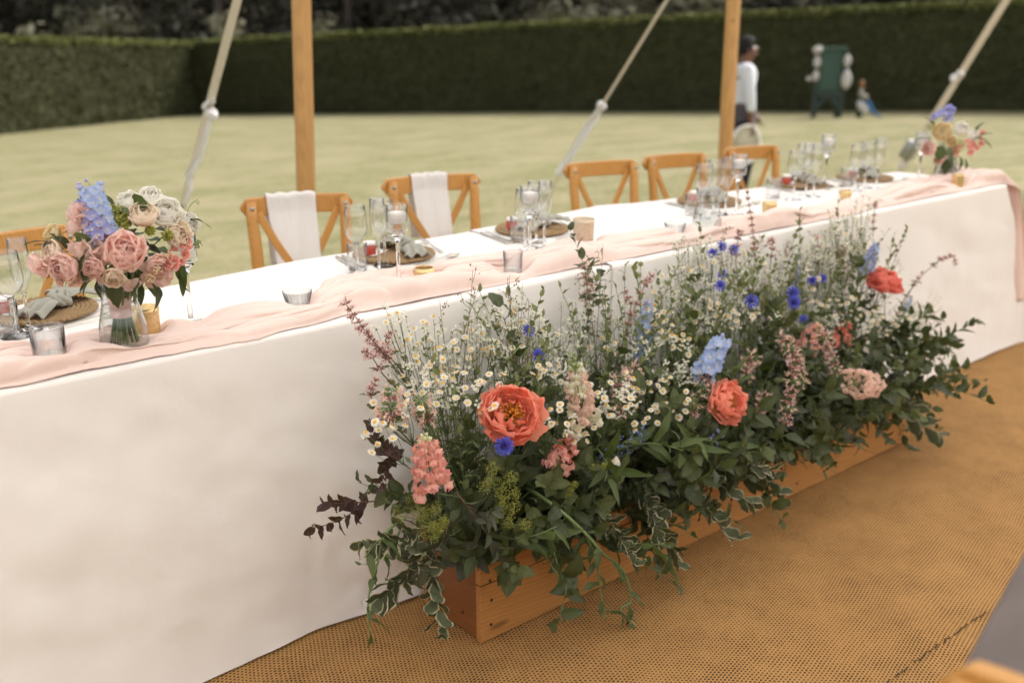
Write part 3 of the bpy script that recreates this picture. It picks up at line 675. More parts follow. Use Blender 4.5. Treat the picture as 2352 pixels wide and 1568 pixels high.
def stemcandle():
    t = thing('candle_goblet', 'x', 'candle holder')
    lathe_part('foot', [(0, 0), (.038, 0), (.0385, .0012), (.026, .003), (.009, .006), (.0052, .014), (.0045, .06), (.0050, .108), (.0085, .122), (.018, .130), (0, .132)], M_THICK, t)
    lathe_part('cup', [(0, .133), (.018, .134), (.0255, .139), (.0262, .146), (.0262, .204), (.0252, .2043), (.0250, .147), (.016, .139), (0, .138)], M_GLASS, t)
    lathe_part('water', [(0, .1395), (.016, .1395), (.0248, .147), (.0248, .170), (0, .170)], M_WATER, t)
    c = lathe_part('candle', [(0, .155), (.013, .157), (.021, .166), (.0235, .178), (.0225, .184), (.010, .187), (0, .188)], M_WAX, t)
    mb = MB(); mb.tube([(0, 0, .187), (.001, 0, .194), (-.003, .001, .200)], .0008, 5); obj('wick', mb, M_WICK, c); return t
def votive_glass(r0, r1, h, label=None):
    t = thing('tealight_glass', 'x', 'candle holder')
    lathe_part('base', [(0, 0), (r0*.98, 0), (r0, .004), (r0*.9, .006), (0, .006)], M_THICK, t)
    lathe_part('wall', [(r0, .004), (r1, h), (r1-.0012, h+.0003), (r0-.0012, .0065), (0, .0065)], M_GLASS, t)
    c = lathe_part('tealight', [(0, .0068), (r0*.72, .0068), (r0*.74, .008), (r0*.74, .0205), (r0*.70, .0195), (0, .0205)], M_WAX, t)
    mb = MB(); mb.tube([(0, 0, .0205), (.0015, 0, .028), (.003, .001, .033)], .0008, 5); obj('wick', mb, M_WICK, c); return t
def vase():
    t = thing('glass_vase', 'x', 'vase')
    lathe_part('base', [(0, 0), (.045, 0), (.0465, .003), (.0455, .007), (0, .006)], M_THICK, t, 32)
    lathe_part('wall', [(.0465, .004), (.0475, .02), (.0455, .055), (.038, .088), (.0345, .104), (.0355, .120), (.039, .148), (.038, .1483), (.0345, .120), (.0335, .104), (.037, .087), (.0445, .055), (.0462, .02), (.045, .008)], M_GLASS, t, 32)
    lathe_part('water', [(0, .0075), (.0448, .0085), (.0459, .02), (.0442, .055), (.0366, .087), (.034, .098), (0, .098)], M_WATER, t, 32); return t
def goldcup(r, h, m, flare=1.08, name='votive_holder'):
    t = thing(name, 'x', 'candle holder'); pr = [(0, 0), (r*.9, 0), (r*.96, .003)]+[(r*(.96+(flare-.96)*(i/8)), .003+(h-.003)*i/8) for i in range(1, 9)]+[(r*flare-.0025, h), (r*.92, .006), (0, .006)]
    rg = random.Random(int(r*1e4)); ph = rg.random()*6
    lathe_part('cup', pr, m, t, 36, wob=lambda q_, z: 1+.012*fbm(math.cos(q_)*4, math.sin(q_)*4, z*90+ph)); 
    lathe_part('tealight', [(0, .0065), (r*.7, .0065), (r*.7, .018), (0, .0185)], M_WAX, t); return t
def golddish():
    t = thing('votive_holder', 'x', 'candle holder')
    lathe_part('cup', [(0, 0), (.019, 0), (.0225, .003), (.0235, .010), (.0265, .017), (.0285, .023), (.0275, .030), (.0225, .0345), (.0215, .034), (.025, .029), (.024, .018), (.018, .006), (0, .006)], M_GOLD, t, 36, wob=lambda q_, z: 1+.02*fbm(math.cos(q_)*3, math.sin(q_)*3, z*80))
    lathe_part('tealight', [(0, .0065), (.016, .0065), (.017, .026), (0, .026)], M_WAX, t); return t
P_ = dict(wine=wine(), flute=flute(), tumb=tumbler(), stem=stemcandle(), vase=vase(), dish=golddish())
P_['tl'] = votive_glass(.030, .032, .076); P_['tl2'] = votive_glass(.024, .034, .050)
P_['merc'] = goldcup(.030, .088, M_MERC); P_['g3'] = goldcup(.0245, .056, M_GOLD, 1.02)
PLACED = set()
def put(kind, p, label, group=None, s=1, rz=None, z=None):
    zt = (TZ+.006 if p[0] > 1.94 else TZ+.002) if z is None else z
    M = Matrix.Translation((p[0], p[1], zt)) @ Matrix.Rotation(random.random()*6 if rz is None else rz, 4, 'Z') @ Matrix.Scale(s, 4)
    if kind in PLACED: return dup(P_[kind], M, label, group)
    PLACED.add(kind); o = P_[kind]; o.matrix_basis = M; o['label'] = label
    if group: o['group'] = group
    return o
def rz_(x, v=None):  # lift on runner
    return TZ+(.0105 if x > 1.93 else .006)
# place mat: coiled seagrass disc
def placemat():
    t = thing('woven_placemat', 'x', 'placemat'); mb = MB()
    for r in [.012+i*.0105 for i in range(10)]:
        n = max(10, int(r*2*math.pi/.0085))*2; pts = []
        for k in range(n+1): q_ = 2*math.pi*k/n; w_ = .0012*((-1)**k); pts.append(((r+w_)*math.cos(q_), (r+w_)*math.sin(q_), .0065+.0014*((-1)**k)))
        mb.tube(pts, .0056, 6, cap=False)
    obj('coil', mb, M_WICKER, t); mb = MB()
    n = 54
    for k in range(n):
        q_ = 2*math.pi*k/n; c = Vector((.113*math.cos(q_), .113*math.sin(q_), .007)); tg = Vector((-math.sin(q_), math.cos(q_), 0)); rd = Vector((math.cos(q_), math.sin(q_), 0))
        mb.tube([c-tg*.008-rd*.004, c+Vector((0, 0, .003)), c+tg*.008+rd*.004], [.003, .0055, .003], 5)
    obj('braided_rim', mb, M_WICKER, t); return t
P_['mat'] = placemat()
def napkin():
    t = thing('linen_napkin', 'x', 'napkin'); rg = random.Random(4)
    def lobe(ang, L, wd, hh, ph):
        mb = MB()
        def f(u, v):
            r = .010+L*v; wv = wd*(.22+.78*v**.8)*(1+.1*math.sin(v*9+ph)); a = (u-.5)*2
            z = .024+hh*math.sin(min(1, v*1.3)*math.pi*.9)*(1-.55*a*a)+.006*math.sin(u*17+ph+v*3)*v-.010*v
            x = r; y = a*wv+.012*v*v*math.sin(ph*3); c_, s_ = math.cos(ang), math.sin(ang); return (x*c_-y*s_, x*s_+y*c_, max(.012, z))
        mb.grid(f, 26, 16); obj('folded_end', mb, M_NAP, t, solid=.003)
    lobe(.15, .105, .038, .016, 1); lobe(.75, .085, .030, .026, 2.3); lobe(3.35, .095, .040, .018, 3.9)
    mb = MB()
    for k in range(3):
        pts = [Vector((.020*math.cos(q_)*(1+.15*k), .017*math.sin(q_+k*.5), .027+.010*math.sin(q_*2+k*2)+.004*k)) for q_ in [i*2*math.pi/16 for i in range(17)]]
        mb.tube(pts, .0095-.0012*k, 8, cap=False)
    obj('knot', mb, M_NAP, t); return t
P_['nap'] = napkin()
def cutl(kind):
    t = thing(kind, 'x', 'cutlery'); mb = MB()
    if kind == 'table_knife':
        mb.grid(lambda u, v: (-.095+.19*v, (u-.5)*(.007+.008*math.sin(min(1, max(0, (v-.5)*2))*2.6) if v > .5 else .008), .0028-.0018*(abs(u-.5)*2)**2), 4, 18)
        obj('blade_and_handle', mb, M_STEEL, t, solid=.0015)
    elif kind == 'fork':
        mb.grid(lambda u, v: (-.09+.125*v, (u-.5)*(.009-.005*v), .003+.006*v*v), 4, 10); mb.grid(lambda u, v: (.035+.025*v, (u-.5)*(.004+.016*math.sin(v*1.57)), .009-.002*math.sin(v*3)), 6, 6)
        obj('handle', mb, M_STEEL, t, solid=.0014)
        for k in range(4): mb = MB(); mb.tube([(.06, -.008+k*.0053, .0085), (.078, -.008+k*.0053, .0065), (.092, -.007+k*.0047, .010)], [.0014, .0012, .0006], 5); obj('tine', mb, M_STEEL, t)
    else:
        mb.grid(lambda u, v: (-.09+.125*v, (u-.5)*(.009-.005*v), .003+.006*v*v), 4, 10); obj('handle', mb, M_STEEL, t, solid=.0014)
        mb = MB(); mb.grid(lambda u, v: (.035+.048*v, (u-.5)*.030*math.sqrt(max(.02, 1-(2*v-1)**2)), .009-.007*(1-(2*u-1)**2)*math.sin(v*3.14)), 8, 10); obj('spoon_bowl', mb, M_STEEL, t, solid=.001)
    return t
for k in ('table_knife', 'fork', 'spoon'): P_[k] = cutl(k)
def jar():
    t = thing('favour_jar', 'x', 'jar'); lathe_part('glass', [(0, 0), (.017, 0), (.0185, .003), (.0185, .022), (.0165, .026), (.0163, .028), (0, .028)], M_RED, t, 20)
    lathe_part('lid', [(0, .0375), (.017, .0375), (.018, .036), (.018, .0285), (0, .0285)], M_WAX, t, 20); return t
P_['jar'] = jar()
def card():
    t = thing('place_card', 'x', 'card'); mb = MB(); mb.box((0, 0, .0045), (.085, .04, .0008)); mb.box((0, 0, .0033), (.086, .041, .0006)); obj('card', mb, M_CARD, t, smooth=False); return t
P_['card'] = card()
def T(x, y): q_ = Uz(x, y, TZ); return (q_.x, q_.y)
seats = [  # who, mat px, glasses [(kind,px)], jar, napkin rot, place words
 ('leftmost place, behind the left bouquet', (100, 722), [('wine', (38, 775)), ('flute', (68, 760)), ('tumb', (18, 772))], (62, 700), (215, 0.5)),
 ('place in front of the first sash chair', (905, 590), [('wine', (822, 632)), ('flute', (872, 630)), ('tumb', (822, 622)), ('wine', (885, 612))], (842, 592), (905, 1.2)),
 ('place between sashed and bare chairs', (1222, 535), [('wine', (1206, 578)), ('flute', (1250, 573)), ('tumb', (1192, 556)), ('wine', (1232, 560))], (1180, 520), (1270, .1)),
 ('place left of the right pole chair', (1628, 470), [('wine', (1612, 505)), ('flute', (1665, 500)), ('tumb', (1590, 497)), ('wine', (1638, 492))], (1575, 462), (1735, .6)),
 ('place in front of the rightmost chair', (1835, 430), [('wine', (1822, 462)), ('flute', (1868, 455)), ('tumb', (1775, 458)), ('flute', (1850, 452)), ('wine', (1840, 440))], (1770, 424), (1855, .9)),
 ('place at the far right end', (1985, 415), [('wine', (1962, 442)), ('flute', (2012, 436)), ('tumb', (1945, 430)), ('wine', (1985, 434))], (1925, 414), (1930, .4))]
ordw = {0: 'short stemmed', 1: 'second stemmed'}
for i, (wh_, mp_, gl, jr, nk) in enumerate(seats):
    x, y = T(*mp_); z0 = TZ+(.006 if x > 1.94 else .002)
    put('mat', (x, y), f'round woven seagrass placemat at the {wh_}', 'woven placemats')
    put('nap', (x+.035, y-.01), f'knotted sage grey linen napkin at the {wh_}', 'knotted napkins', 1.05, nk[1], z0+.002)
    put('card', (x-.05, y+.02), f'small white card on the placemat at the {wh_}', 'place cards', 1, .5, z0+.011)
    put('jar', (x-.085+.01, y+.01), f'little red favour jar at the {wh_}', 'favour jars', 1, 0, z0+.014)
    seen = {}
    for k, px in gl:
        gx, gy = T(*px); seen[k] = seen.get(k, 0)+1
        nm_ = {'wine': 'clear wine glass', 'flute': 'slim champagne flute', 'tumb': 'clear water tumbler'}[k]
        put(k, (gx, gy), f"{'second ' if seen[k] > 1 else ''}{nm_} at the {wh_}", {'wine': 'wine glasses', 'flute': 'champagne flutes', 'tumb': 'water tumblers'}[k], 1.0)
    for k, dx, dy, rot, wd in (('table_knife', -.155, .0, 1.35, 'outer'), ('table_knife', -.135, .0, 1.35, 'inner'), ('fork', .155, .03, 1.3, ''), ('spoon', .06, -.135, .15, '')):
        put(k, (x+dx, y+dy), f"{wd+' ' if wd else ''}{k.replace('_', ' ')} laid at the {wh_}", k.replace('_', ' ')+'s on the table', 1, rot)
stems = [((440, 748), 'tall stemmed glass with floating candle right of the left bouquet'), ((917, 662), 'tall stemmed glass with floating candle beside the gold dish votive'), ((1216, 600), 'stemmed floating candle glass left of the tall mercury votive'), ((1690, 500), 'stemmed floating candle glass in front of the rightmost chairs'), ((1893, 432), 'stemmed floating candle glass above the far placemats'), ((2107, 425), 'stemmed floating candle glass left of the far bouquet')]
for px, lb in stems: x, y = T(*px); put('stem', (x, y), lb, 'stemmed candle goblets', 1.02, z=rz_(x))
tl = [('tl', (119, 842), 'cylindrical tealight glass in front of the left bouquet on the runner'), ('tl2', (686, 722), 'low flared tealight glass on the runner below the first sash chair'), ('tl', (1178, 634), 'small tealight glass on the runner near the middle'), ('tl2', (1549, 556), 'tealight glass on the runner left of the empty vase')]
for k, px, lb in tl: x, y = T(*px); put(k, (x, y), lb, 'clear tealight glasses', .82 if px[0] == 1178 else 1.0, z=rz_(x))
put('dish', T(975, 653), 'gold mercury glass dish votive right of the tall candle goblet', 'gold votives', 1.02, z=rz_(1.4)+.004)
put('merc', T(1339, 578), 'tall speckled mercury glass votive behind the flowers', 'gold votives', 1, z=rz_(2))
put('g3', T(1765, 509), 'small gold votive cup above the tallest pink spire', 'gold votives', 1, z=rz_(3))
put('g3', T(2197, 436), 'small gold votive cup beside the far bouquet', 'gold votives', .95, z=rz_(3))
put('g3', T(340, 778), 'gold votive cup half hidden behind the left vase', 'gold votives', 1.15, z=rz_(.7))
put('dish', T(1940, 462), 'flat gold votive near the far placemats', 'gold votives', .9, z=rz_(3.2))
V1 = T(290, 812); put('vase', V1, 'clear waisted vase of water holding the left bouquet', 'glass vases', 1.0, z=rz_(.6))
V2 = T(1621, 545); put('vase', V2, 'clear waisted vase of water without flowers, right of centre', 'glass vases', .98, z=rz_(2.4))
V3 = T(2168, 424); put('vase', V3, 'clear waisted vase holding the far right bouquet', 'glass vases', 1.0, z=rz_(4))
put('card', T(1822, 508), 'white card lying on the runner beside the small gold votive', 'place cards', .8, .4)

# ------------------------------------------------------------------ plants: shared leaf, petal and floret meshes
def leaf_mb(L, W, fold=.25, curl=.5, ns=6, tipk=1.0, serr=0.0, wav=0.0, twist=0.0, shape=.75, na=4):
    mb = MB()
    def f(u, v):
        a = (u-.5)*2; wv = W*.5*(math.sin(math.pi*min(1, v**shape))**tipk if 0 < v < 1 else 0)
        if serr: wv *= 1+serr*((int(v*ns) % 2)*2-1)*(abs(a) > .9)
        an = curl*v; y = L*(math.sin(an)/an*v if an > 1e-4 else v) if curl else L*v
        ang = curl*v; y = L*(math.sin(ang)/max(curl, 1e-4)) if curl else L*v; z = -L*(1-math.cos(ang))/max(curl, 1e-4) if curl else 0
        z += fold*abs(a)*wv + wav*W*math.sin(v*14+(1 if a > 0 else 2.5))*abs(a)
        x = a*wv; t = twist*v; return (x*math.cos(t)-z*0, y, z+x*math.sin(t))
    mb.grid(f, na, ns); return mb
def petal_mb(L, W, cup=.35, curl=.9, ruf=.1, fr=3.0, seed=0, notch=.0, nu=6, nv=6, shape=1.2, claw=.18):
    mb = MB(); rg = random.Random(seed); ph = rg.random()*6; ph2 = rg.random()*6
    def f(u, v):
        a = (u-.5)*2; wv = W*.5*(claw+(1-claw)*math.sin(math.pi*.5*min(1, v*shape))**.9)*(1-.10*max(0, v-.8)/.2)
        edge = 1-notch*(.5+.5*math.cos(a*fr*2.2+ph))*max(0, v-.7)/.3-.30*abs(a)**2.6*v*v
        LL = L*edge; ang = curl*v; y = LL*(math.sin(ang)/curl if abs(curl) > .01 else v); z = LL*((1-math.cos(ang))/curl if abs(curl) > .01 else 0)
        z += cup*wv*a*a + ruf*L*v*v*math.sin(a*fr+ph)+ruf*.5*L*v**3*math.sin(a*fr*2.3+ph2)
        return (a*wv, y, z)
    mb.grid(f, nu, nv); return mb
def RX(a): return Matrix.Rotation(a, 4, 'X')
def RY(a): return Matrix.Rotation(a, 4, 'Y')
def RZ(a): return Matrix.Rotation(a, 4, 'Z')
def TL(x, y, z): return Matrix.Translation((x, y, z))
def SC(s): return Matrix.Scale(s, 4)
ML_MINT = leafmat('mint green leaf', (.056, .072, .024, 1), (.10, .115, .042, 1), rough=.6)
ML_DARK = leafmat('deep green leaf', (.030, .040, .016, 1), (.060, .074, .028, 1), rough=.42)
ML_VAR = leafmat('cream edged grey leaf', (.046, .055, .030, 1), (.080, .090, .050, 1), (.60, .56, .36, 1), rough=.5, vein=.15)
ML_PURP = leafmat('dark plum leaf', (.028, .012, .013, 1), (.060, .022, .022, 1), rough=.45, vein=.2)
ML_LONG = leafmat('long lily leaf', (.050, .078, .022, 1), (.085, .115, .035, 1), rough=.5, vein=.15)
ML_VINE = leafmat('sweet pea vine leaf', (.075, .105, .040, 1), (.12, .155, .060, 1), rough=.55, vein=.2)
ML_GREY = leafmat('olive grey leaf', (.040, .048, .030, 1), (.075, .082, .055, 1), rough=.5, vein=.35, back=2.6)
ML_LIGHT = leafmat('fresh green small leaf', (.11, .13, .045, 1), (.18, .20, .075, 1), rough=.6)
M_STEM = simple('green stem', (.105, .15, .05, 1), .6, .2); M_STEMD = simple('reddish brown stem', (.12, .065, .04, 1), .6, .2); M_STEMV = simple('pale vine stem', (.16, .23, .085, 1), .55, .15)
MP_WHITE = petalmat('daisy white petal', (.84, .82, .68, 1), (.90, .88, .80, 1), .3); M_DISC = simple('daisy yellow disc', (.75, .42, .03, 1), .7, .25, 400)
MP_COR = petalmat('coral peony petal', (.97, .62, .40, 1), (.95, .38, .28, 1), .34, pos=(.15, .85)); M_STAM = simple('orange stamen', (.80, .32, .03, 1), .6, .3, 300)
MP_CORD = petalmat('deep coral petal', (.96, .54, .40, 1), (.93, .30, .24, 1), .34, pos=(.1, .8))
MP_PINK = petalmat('snapdragon pink petal', (.95, .80, .58, 1), (.92, .44, .42, 1), .34, pos=(.1, .9)); MP_PINKE = petalmat('pale blush petal', (.86, .78, .62, 1), (.85, .60, .52, 1), .3)
MP_CREAM = petalmat('cream petal', (.72, .74, .45, 1), (.86, .80, .68, 1), .3); M_BUDG = simple('green bud', (.24, .30, .12, 1), .6, .3, 100)
MP_BLUE = petalmat('delphinium sky blue petal', (.70, .74, .86, 1), (.46, .57, .84, 1), .34, pos=(.0, .8)); MP_LAV = petalmat('lavender pale petal', (.62, .62, .80, 1), (.40, .42, .75, 1), .3)
MP_CORN = petalmat('cornflower blue petal', (.035, .02, .28, 1), (.15, .18, .72, 1), .22, pos=(.25, .85)); M_CORNC = simple('violet stamen', (.10, .02, .22, 1), .7)
MP_MAUVE = petalmat('mauve pink floret', (.70, .42, .40, 1), (.88, .66, .64, 1), .34); M_CALYX = simple('brown pink calyx', (.34, .17, .14, 1), .7, .3, 60)
M_LIME = simple('lime alchemilla froth', (.30, .31, .055, 1), .8, .35, 200); MP_ROSE = petalmat('garden rose pink petal', (.93, .50, .38, 1), (.92, .68, .62, 1), .38, pos=(.1, .7), streak=.05)
MP_PEACH = petalmat('peach cream petal', (.93, .68, .46, 1), (.92, .80, .68, 1), .35, pos=(.1, .7), streak=.05); MP_IVORY = petalmat('ivory petal', (.90, .84, .68, 1), (.92, .90, .84, 1), .35, streak=.05)
MP_BLUSH = petalmat('blush sweet pea petal', (.92, .80, .66, 1), (.91, .68, .63, 1), .38, streak=.06); MP_YEL = petalmat('soft yellow petal', (.85, .62, .30, 1), (.86, .74, .50, 1), .35, streak=.05)
M_TINY = simple('tiny blue forget me not', (.16, .24, .62, 1), .7)
def stem_pts(a, b, bend=.3, n=9, side=None, up=Vector((0, 0, 1))):
    a = Vector(a); b = Vector(b); L = (b-a).length; c1 = a+up*L*.55+(side or Vector((0, 0, 0))); c2 = b-(b-a).normalized()*L*.25+Vector((0, 0, bend*L*.25))
    return [(1-t)**3*a+3*(1-t)**2*t*c1+3*(1-t)*t*t*c2+t**3*b for t in [i/(n-1) for i in range(n)]]
def leafset(name, mb_list, mat): return [m.mesh(name, mat) for m in mb_list]
LF = dict(
 mint=leafset('leaf', [leaf_mb(.058, .038, .22, .7, 10, .7, .03, .05), leaf_mb(.050, .036, .3, 1.0, 10, .7, .03, .07), leaf_mb(.064, .036, .15, .4, 10, .7, .03, .05)], ML_MINT),
 dark=leafset('leaf', [leaf_mb(.072, .034, .3, .8, 7, .9, 0, .04), leaf_mb(.062, .038, .2, 1.1, 7, .8, 0, .08), leaf_mb(.080, .030, .35, .5, 7, 1, 0, .05, .4)], ML_DARK),
 var=leafset('leaf', [leaf_mb(.050, .032, .12, .5, 9, .55, 0, .08, 0, 1.35), leaf_mb(.044, .029, .2, .8, 9, .55, 0, .09, .2, 1.4), leaf_mb(.054, .031, .1, .3, 9, .55, 0, .07, -.2, 1.3)], ML_VAR),
 purp=leafset('leaf', [leaf_mb(.034, .019, .3, .5, 9, .75, .02, .05), leaf_mb(.028, .017, .3, .8, 9, .75, .02, .05)], ML_PURP),
 long=leafset('leaf', [leaf_mb(.13, .026, .35, .9, 12, .8, 0, .10, .5, .8), leaf_mb(.115, .023, .3, 1.4, 12, .8, 0, .10, -.6, .8), leaf_mb(.15, .028, .3, .6, 12, .8, 0, .12, .3, .8)], ML_LONG),
 vine=leafset('leaf', [leaf_mb(.055, .018, .3, .6, 8, .8, 0, .12, .6), leaf_mb(.048, .015, .3, 1.1, 8, .8, 0, .12, -.6)], ML_VINE),
 grey=leafset('leaf', [leaf_mb(.058, .022, .25, .5, 8, .6, 0, .04, 0, .95), leaf_mb(.050, .020, .3, .9, 8, .6, 0, .05, .3, .95)], ML_GREY),
 small=leafset('leaf', [leaf_mb(.020, .012, .2, .5, 4, .8, 0, .1), leaf_mb(.026, .010, .2, .7, 4, .8, 0, .1)], ML_LIGHT))
def sprig(name, cat, kind, n, L, mode='opp', stemmat=None, bend=.25, rad=.0018, sz=(.55, 1.15), tilt=(.5, 1.2), seed=0, start=.12, stemname='stem'):
    """a leafy stem growing along +Z with its leaves as parts"""
    rg = random.Random(seed); t = thing(name, 'x', cat); d = Vector((1, 0, 0))
    path = [Vector((bend*L*(i/8)**2, .05*L*math.sin(i/8*3), L*(i/8)*(1-.12*bend*(i/8)))) for i in range(9)]
    mb = MB(); mb.tube(path, [rad*(1-.6*i/8) for i in range(9)], 5); obj(stemname, mb, stemmat or M_STEM, t)
    for i in range(n):
        f = start+(1-start)*(i//2*2+1 if mode == 'opp' else i+.5)/n; f = min(1, f); x_ = f*8; k = min(7, int(x_)); p = path[k].lerp(path[k+1], x_-k)
        az = (i % 2)*math.pi+(i//2)*1.57+rg.uniform(-.35, .35) if mode == 'opp' else i*2.4+rg.uniform(-.3, .3)
        if mode == 'rosette' : f = .75+.25*i/n; p = path[8]*(f) ; az = i*2.4
        ti = rg.uniform(*tilt)*(1-.45*f if mode != 'rosette' else 1); s = rg.uniform(*sz)*(1.15-.45*f if mode != 'rosette' else 1)
        M = Matrix.Translation(p) @ RZ(az) @ RX(math.pi/2-ti) @ RY(rg.uniform(-.35, .35)) @ SC(s)
        link('leaf', LF[kind][rg.randrange(len(LF[kind]))], t, M)
    return t
PR = {}
for k in range(4): PR[f'mint{k}'] = sprig('mint_sprig', 'foliage', 'mint', 12, .20+.03*k, seed=10+k, bend=.3*(k % 2)+.1)
for k in range(4): PR[f'dark{k}'] = sprig('leafy_branch', 'foliage', 'dark', 13, .22+.03*k, mode='alt', seed=20+k, bend=.25+.2*(k % 2))
for k in range(3): PR[f'var{k}'] = sprig('variegated_branch', 'foliage', 'var', 15, .17+.02*k, mode='alt', seed=30+k, bend=.3, tilt=(.5, 1.1), sz=(1.05, 1.45), stemmat=M_STEMD)
for k in range(2): PR[f'purp{k}'] = sprig('plum_leaf_branch', 'foliage', 'purp', 15, .17, mode='alt', seed=40+k, bend=.25, stemmat=M_STEMD, sz=(.9, 1.5), tilt=(.5, 1.4))
for k in range(3): PR[f'long{k}'] = sprig('lily_leaf_stem', 'foliage', 'long', 7, .17, mode='alt', seed=50+k, bend=.35, rad=.003, sz=(.7, 1.05), tilt=(.5, 1.1), stemmat=M_STEMV)
for k in range(2): PR[f'grey{k}'] = sprig('olive_grey_branch', 'foliage', 'grey', 12, .17, mode='alt', seed=60+k, bend=.4, stemmat=M_STEMD, tilt=(.6, 1.2), sz=(.9, 1.3))
for k in range(3): PR[f'small{k}'] = sprig('small_leaf_stem', 'foliage', 'small', 18, .26+.03*k, mode='alt', seed=70+k, bend=.2, rad=.0011, start=.2)
USED = set(); LOG = []
def place(key, loc, direc, roll=None, s=1, label=None, group=None):
    """first use moves the model itself, later uses copy it with its parts"""
    M = TR(loc, direc, random.random()*6.28 if roll is None else roll, s)
    if key in USED: o = dup(PR[key], M)
    else: USED.add(key); o = PR[key]; o.matrix_basis = M
    if label: o['label'] = label
    if group: o['group'] = group
    if not label:
        tip = M @ Vector((0, 0, .16)); LOG.append((o, key, PX(tip)))
    return o

# ------------------------------------------------------------------ flower heads
def daisy_mesh(seed, droop=.15, n=13):
    mb = MB(); rg = random.Random(seed)
    for i in range(n):
        M = RZ(i*2*math.pi/n+rg.uniform(-.08, .08)) @ TL(0, .0030, .0006) @ RX(-droop+rg.uniform(-.12, .12))
        p = MB(); W = .0019; L = .0066*rg.uniform(.9, 1.1); p.add([(-W*.6, 0, 0), (W*.6, 0, 0), (W*1.05, L*.6, .0006), (W*.5, L, 0), (-W*.5, L, 0), (-W*1.05, L*.6, .0006)], [(0, 1, 2, 5), (5, 2, 3, 4)], [(0, 0), (1, 0), (1, .6), (1, 1), (0, 1), (0, .6)]); mb.merge(p, M, 0)
    mb.blob((0, 0, .0006), .0037, 1, 8, 5, (1, 1, .62)); return mb.mesh('daisy_head', [MP_WHITE, M_DISC])
DH = [daisy_mesh(1), daisy_mesh(2, .5), daisy_mesh(3, -.2), daisy_mesh(4, .9)]
def whitef_mesh():
    mb = MB(); rg = random.Random(3)
    for k in range(7):
        c = Vector((rg.gauss(0, .004), rg.gauss(0, .004), rg.gauss(0, .003)))
        for i in range(4):
            p = MB(); p.add([(-.0012, 0, 0), (.0012, 0, 0), (.0016, .0034, .0008), (-.0016, .0034, .0008)], [(0, 1, 2, 3)], [(0, 0), (1, 0), (1, 1), (0, 1)])
            mb.merge(p, Matrix.Translation(c) @ RZ(i*1.57+k) @ RX(rg.uniform(.2, .8)), 0)
    mb.blob((0, 0, -.003), .0025, 1, 5, 3); return mb.mesh('white_cluster', [MP_WHITE, M_STEMV])
WF = whitef_mesh()
def trumpet_whorl(n, r, mats, seed, down=0):
    mb = MB(); rg = random.Random(seed)
    for i in range(n):
        a = i*2*math.pi/n+rg.uniform(-.3, .3); el = rg.uniform(.1, .9)-down
        M = RZ(a) @ RX(el) @ TL(0, r*.3, 0) @ SC(rg.uniform(.7, 1.2))
        c = MB(); c.tube([(0, 0, 0), (0, r*.55, .0004)], [.0009, .0014], 5, 0); mb.merge(c, M, 1)
        if rg.random() < .75:
            c = MB(); c.tube([(0, r*.5, 0), (0, r*.95, .001)], [.0008, .0013], 4)
            for k in range(3):
                q_ = k*2.1+1; w_ = .0021; c.add([(0, r*.95, .0008), (w_*math.cos(q_)-.001, r*1.12, w_*math.sin(q_)), (w_*math.cos(q_)*1.6, r*1.18, w_*1.6*math.sin(q_)), (w_*math.cos(q_)+.001, r*1.08, w_*math.sin(q_)+.001)], [(0, 1, 2, 3)], [(0, .5), (0, 1), (1, 1), (1, .5)])
            mb.merge(c, M, 0)
    return mb.mesh('flower_whorl', mats)
WH = [trumpet_whorl(13, .0088, [MP_MAUVE, M_CALYX], 1), trumpet_whorl(16, .0092, [MP_MAUVE, M_CALYX], 2, .3), trumpet_whorl(9, .0070, [MP_MAUVE, M_CALYX], 3)]
WHB = [trumpet_whorl(15, .0098, [MP_PINKE, M_CALYX], 5, .2), trumpet_whorl(12, .0105, [MP_PINKE, M_STEMV], 6, .5)]
def corn_mesh():
    mb = MB(); rg = random.Random(8)
    for ring, (n, el, L) in enumerate(((9, .15, .0185), (8, .6, .0155), (6, 1.05, .011))):
        for i in range(n):
            M = RZ(i*2*math.pi/n+ring*.4) @ RX(el+rg.uniform(-.2, .2)); p = MB(); p.add([(-.0007, .001, 0), (.0007, .001, 0), (.0016, L*.55, 0), (-.0016, L*.55, 0)], [(0, 1, 2, 3)], [(0, 0), (1, 0), (1, .5), (0, .5)])
            for k in (-2, -1, 0, 1, 2):
                b = k*.0007; t = k*.0018; p.add([(b-.0006, L*.5, 0), (b+.0006, L*.5, 0), (t+.0008, L*.82, .0012*abs(k)), (t*1.15, L*(1.05-.06*abs(k)), .0018*abs(k)), (t-.0008, L*.82, .0012*abs(k))], [(0, 1, 2, 4), (4, 2, 3)], [(0, .5), (1, .5), (1, .8), (.5, 1), (0, .8)])
            mb.merge(p, M, 0)
    for i in range(14):
        a = rg.random()*6.28; r = rg.random()*.35; mb.tube([(0, 0, .001), (math.cos(a)*r*.008, math.sin(a)*r*.008, .0105)], [.0005, .0007], 3, 1)
    mb.blob((0, 0, -.004), .0048, 2, 8, 5, (.85, .85, 1.35)); return mb.mesh('flower_head', [MP_CORN, M_CORNC, M_STEM])
CF = corn_mesh()
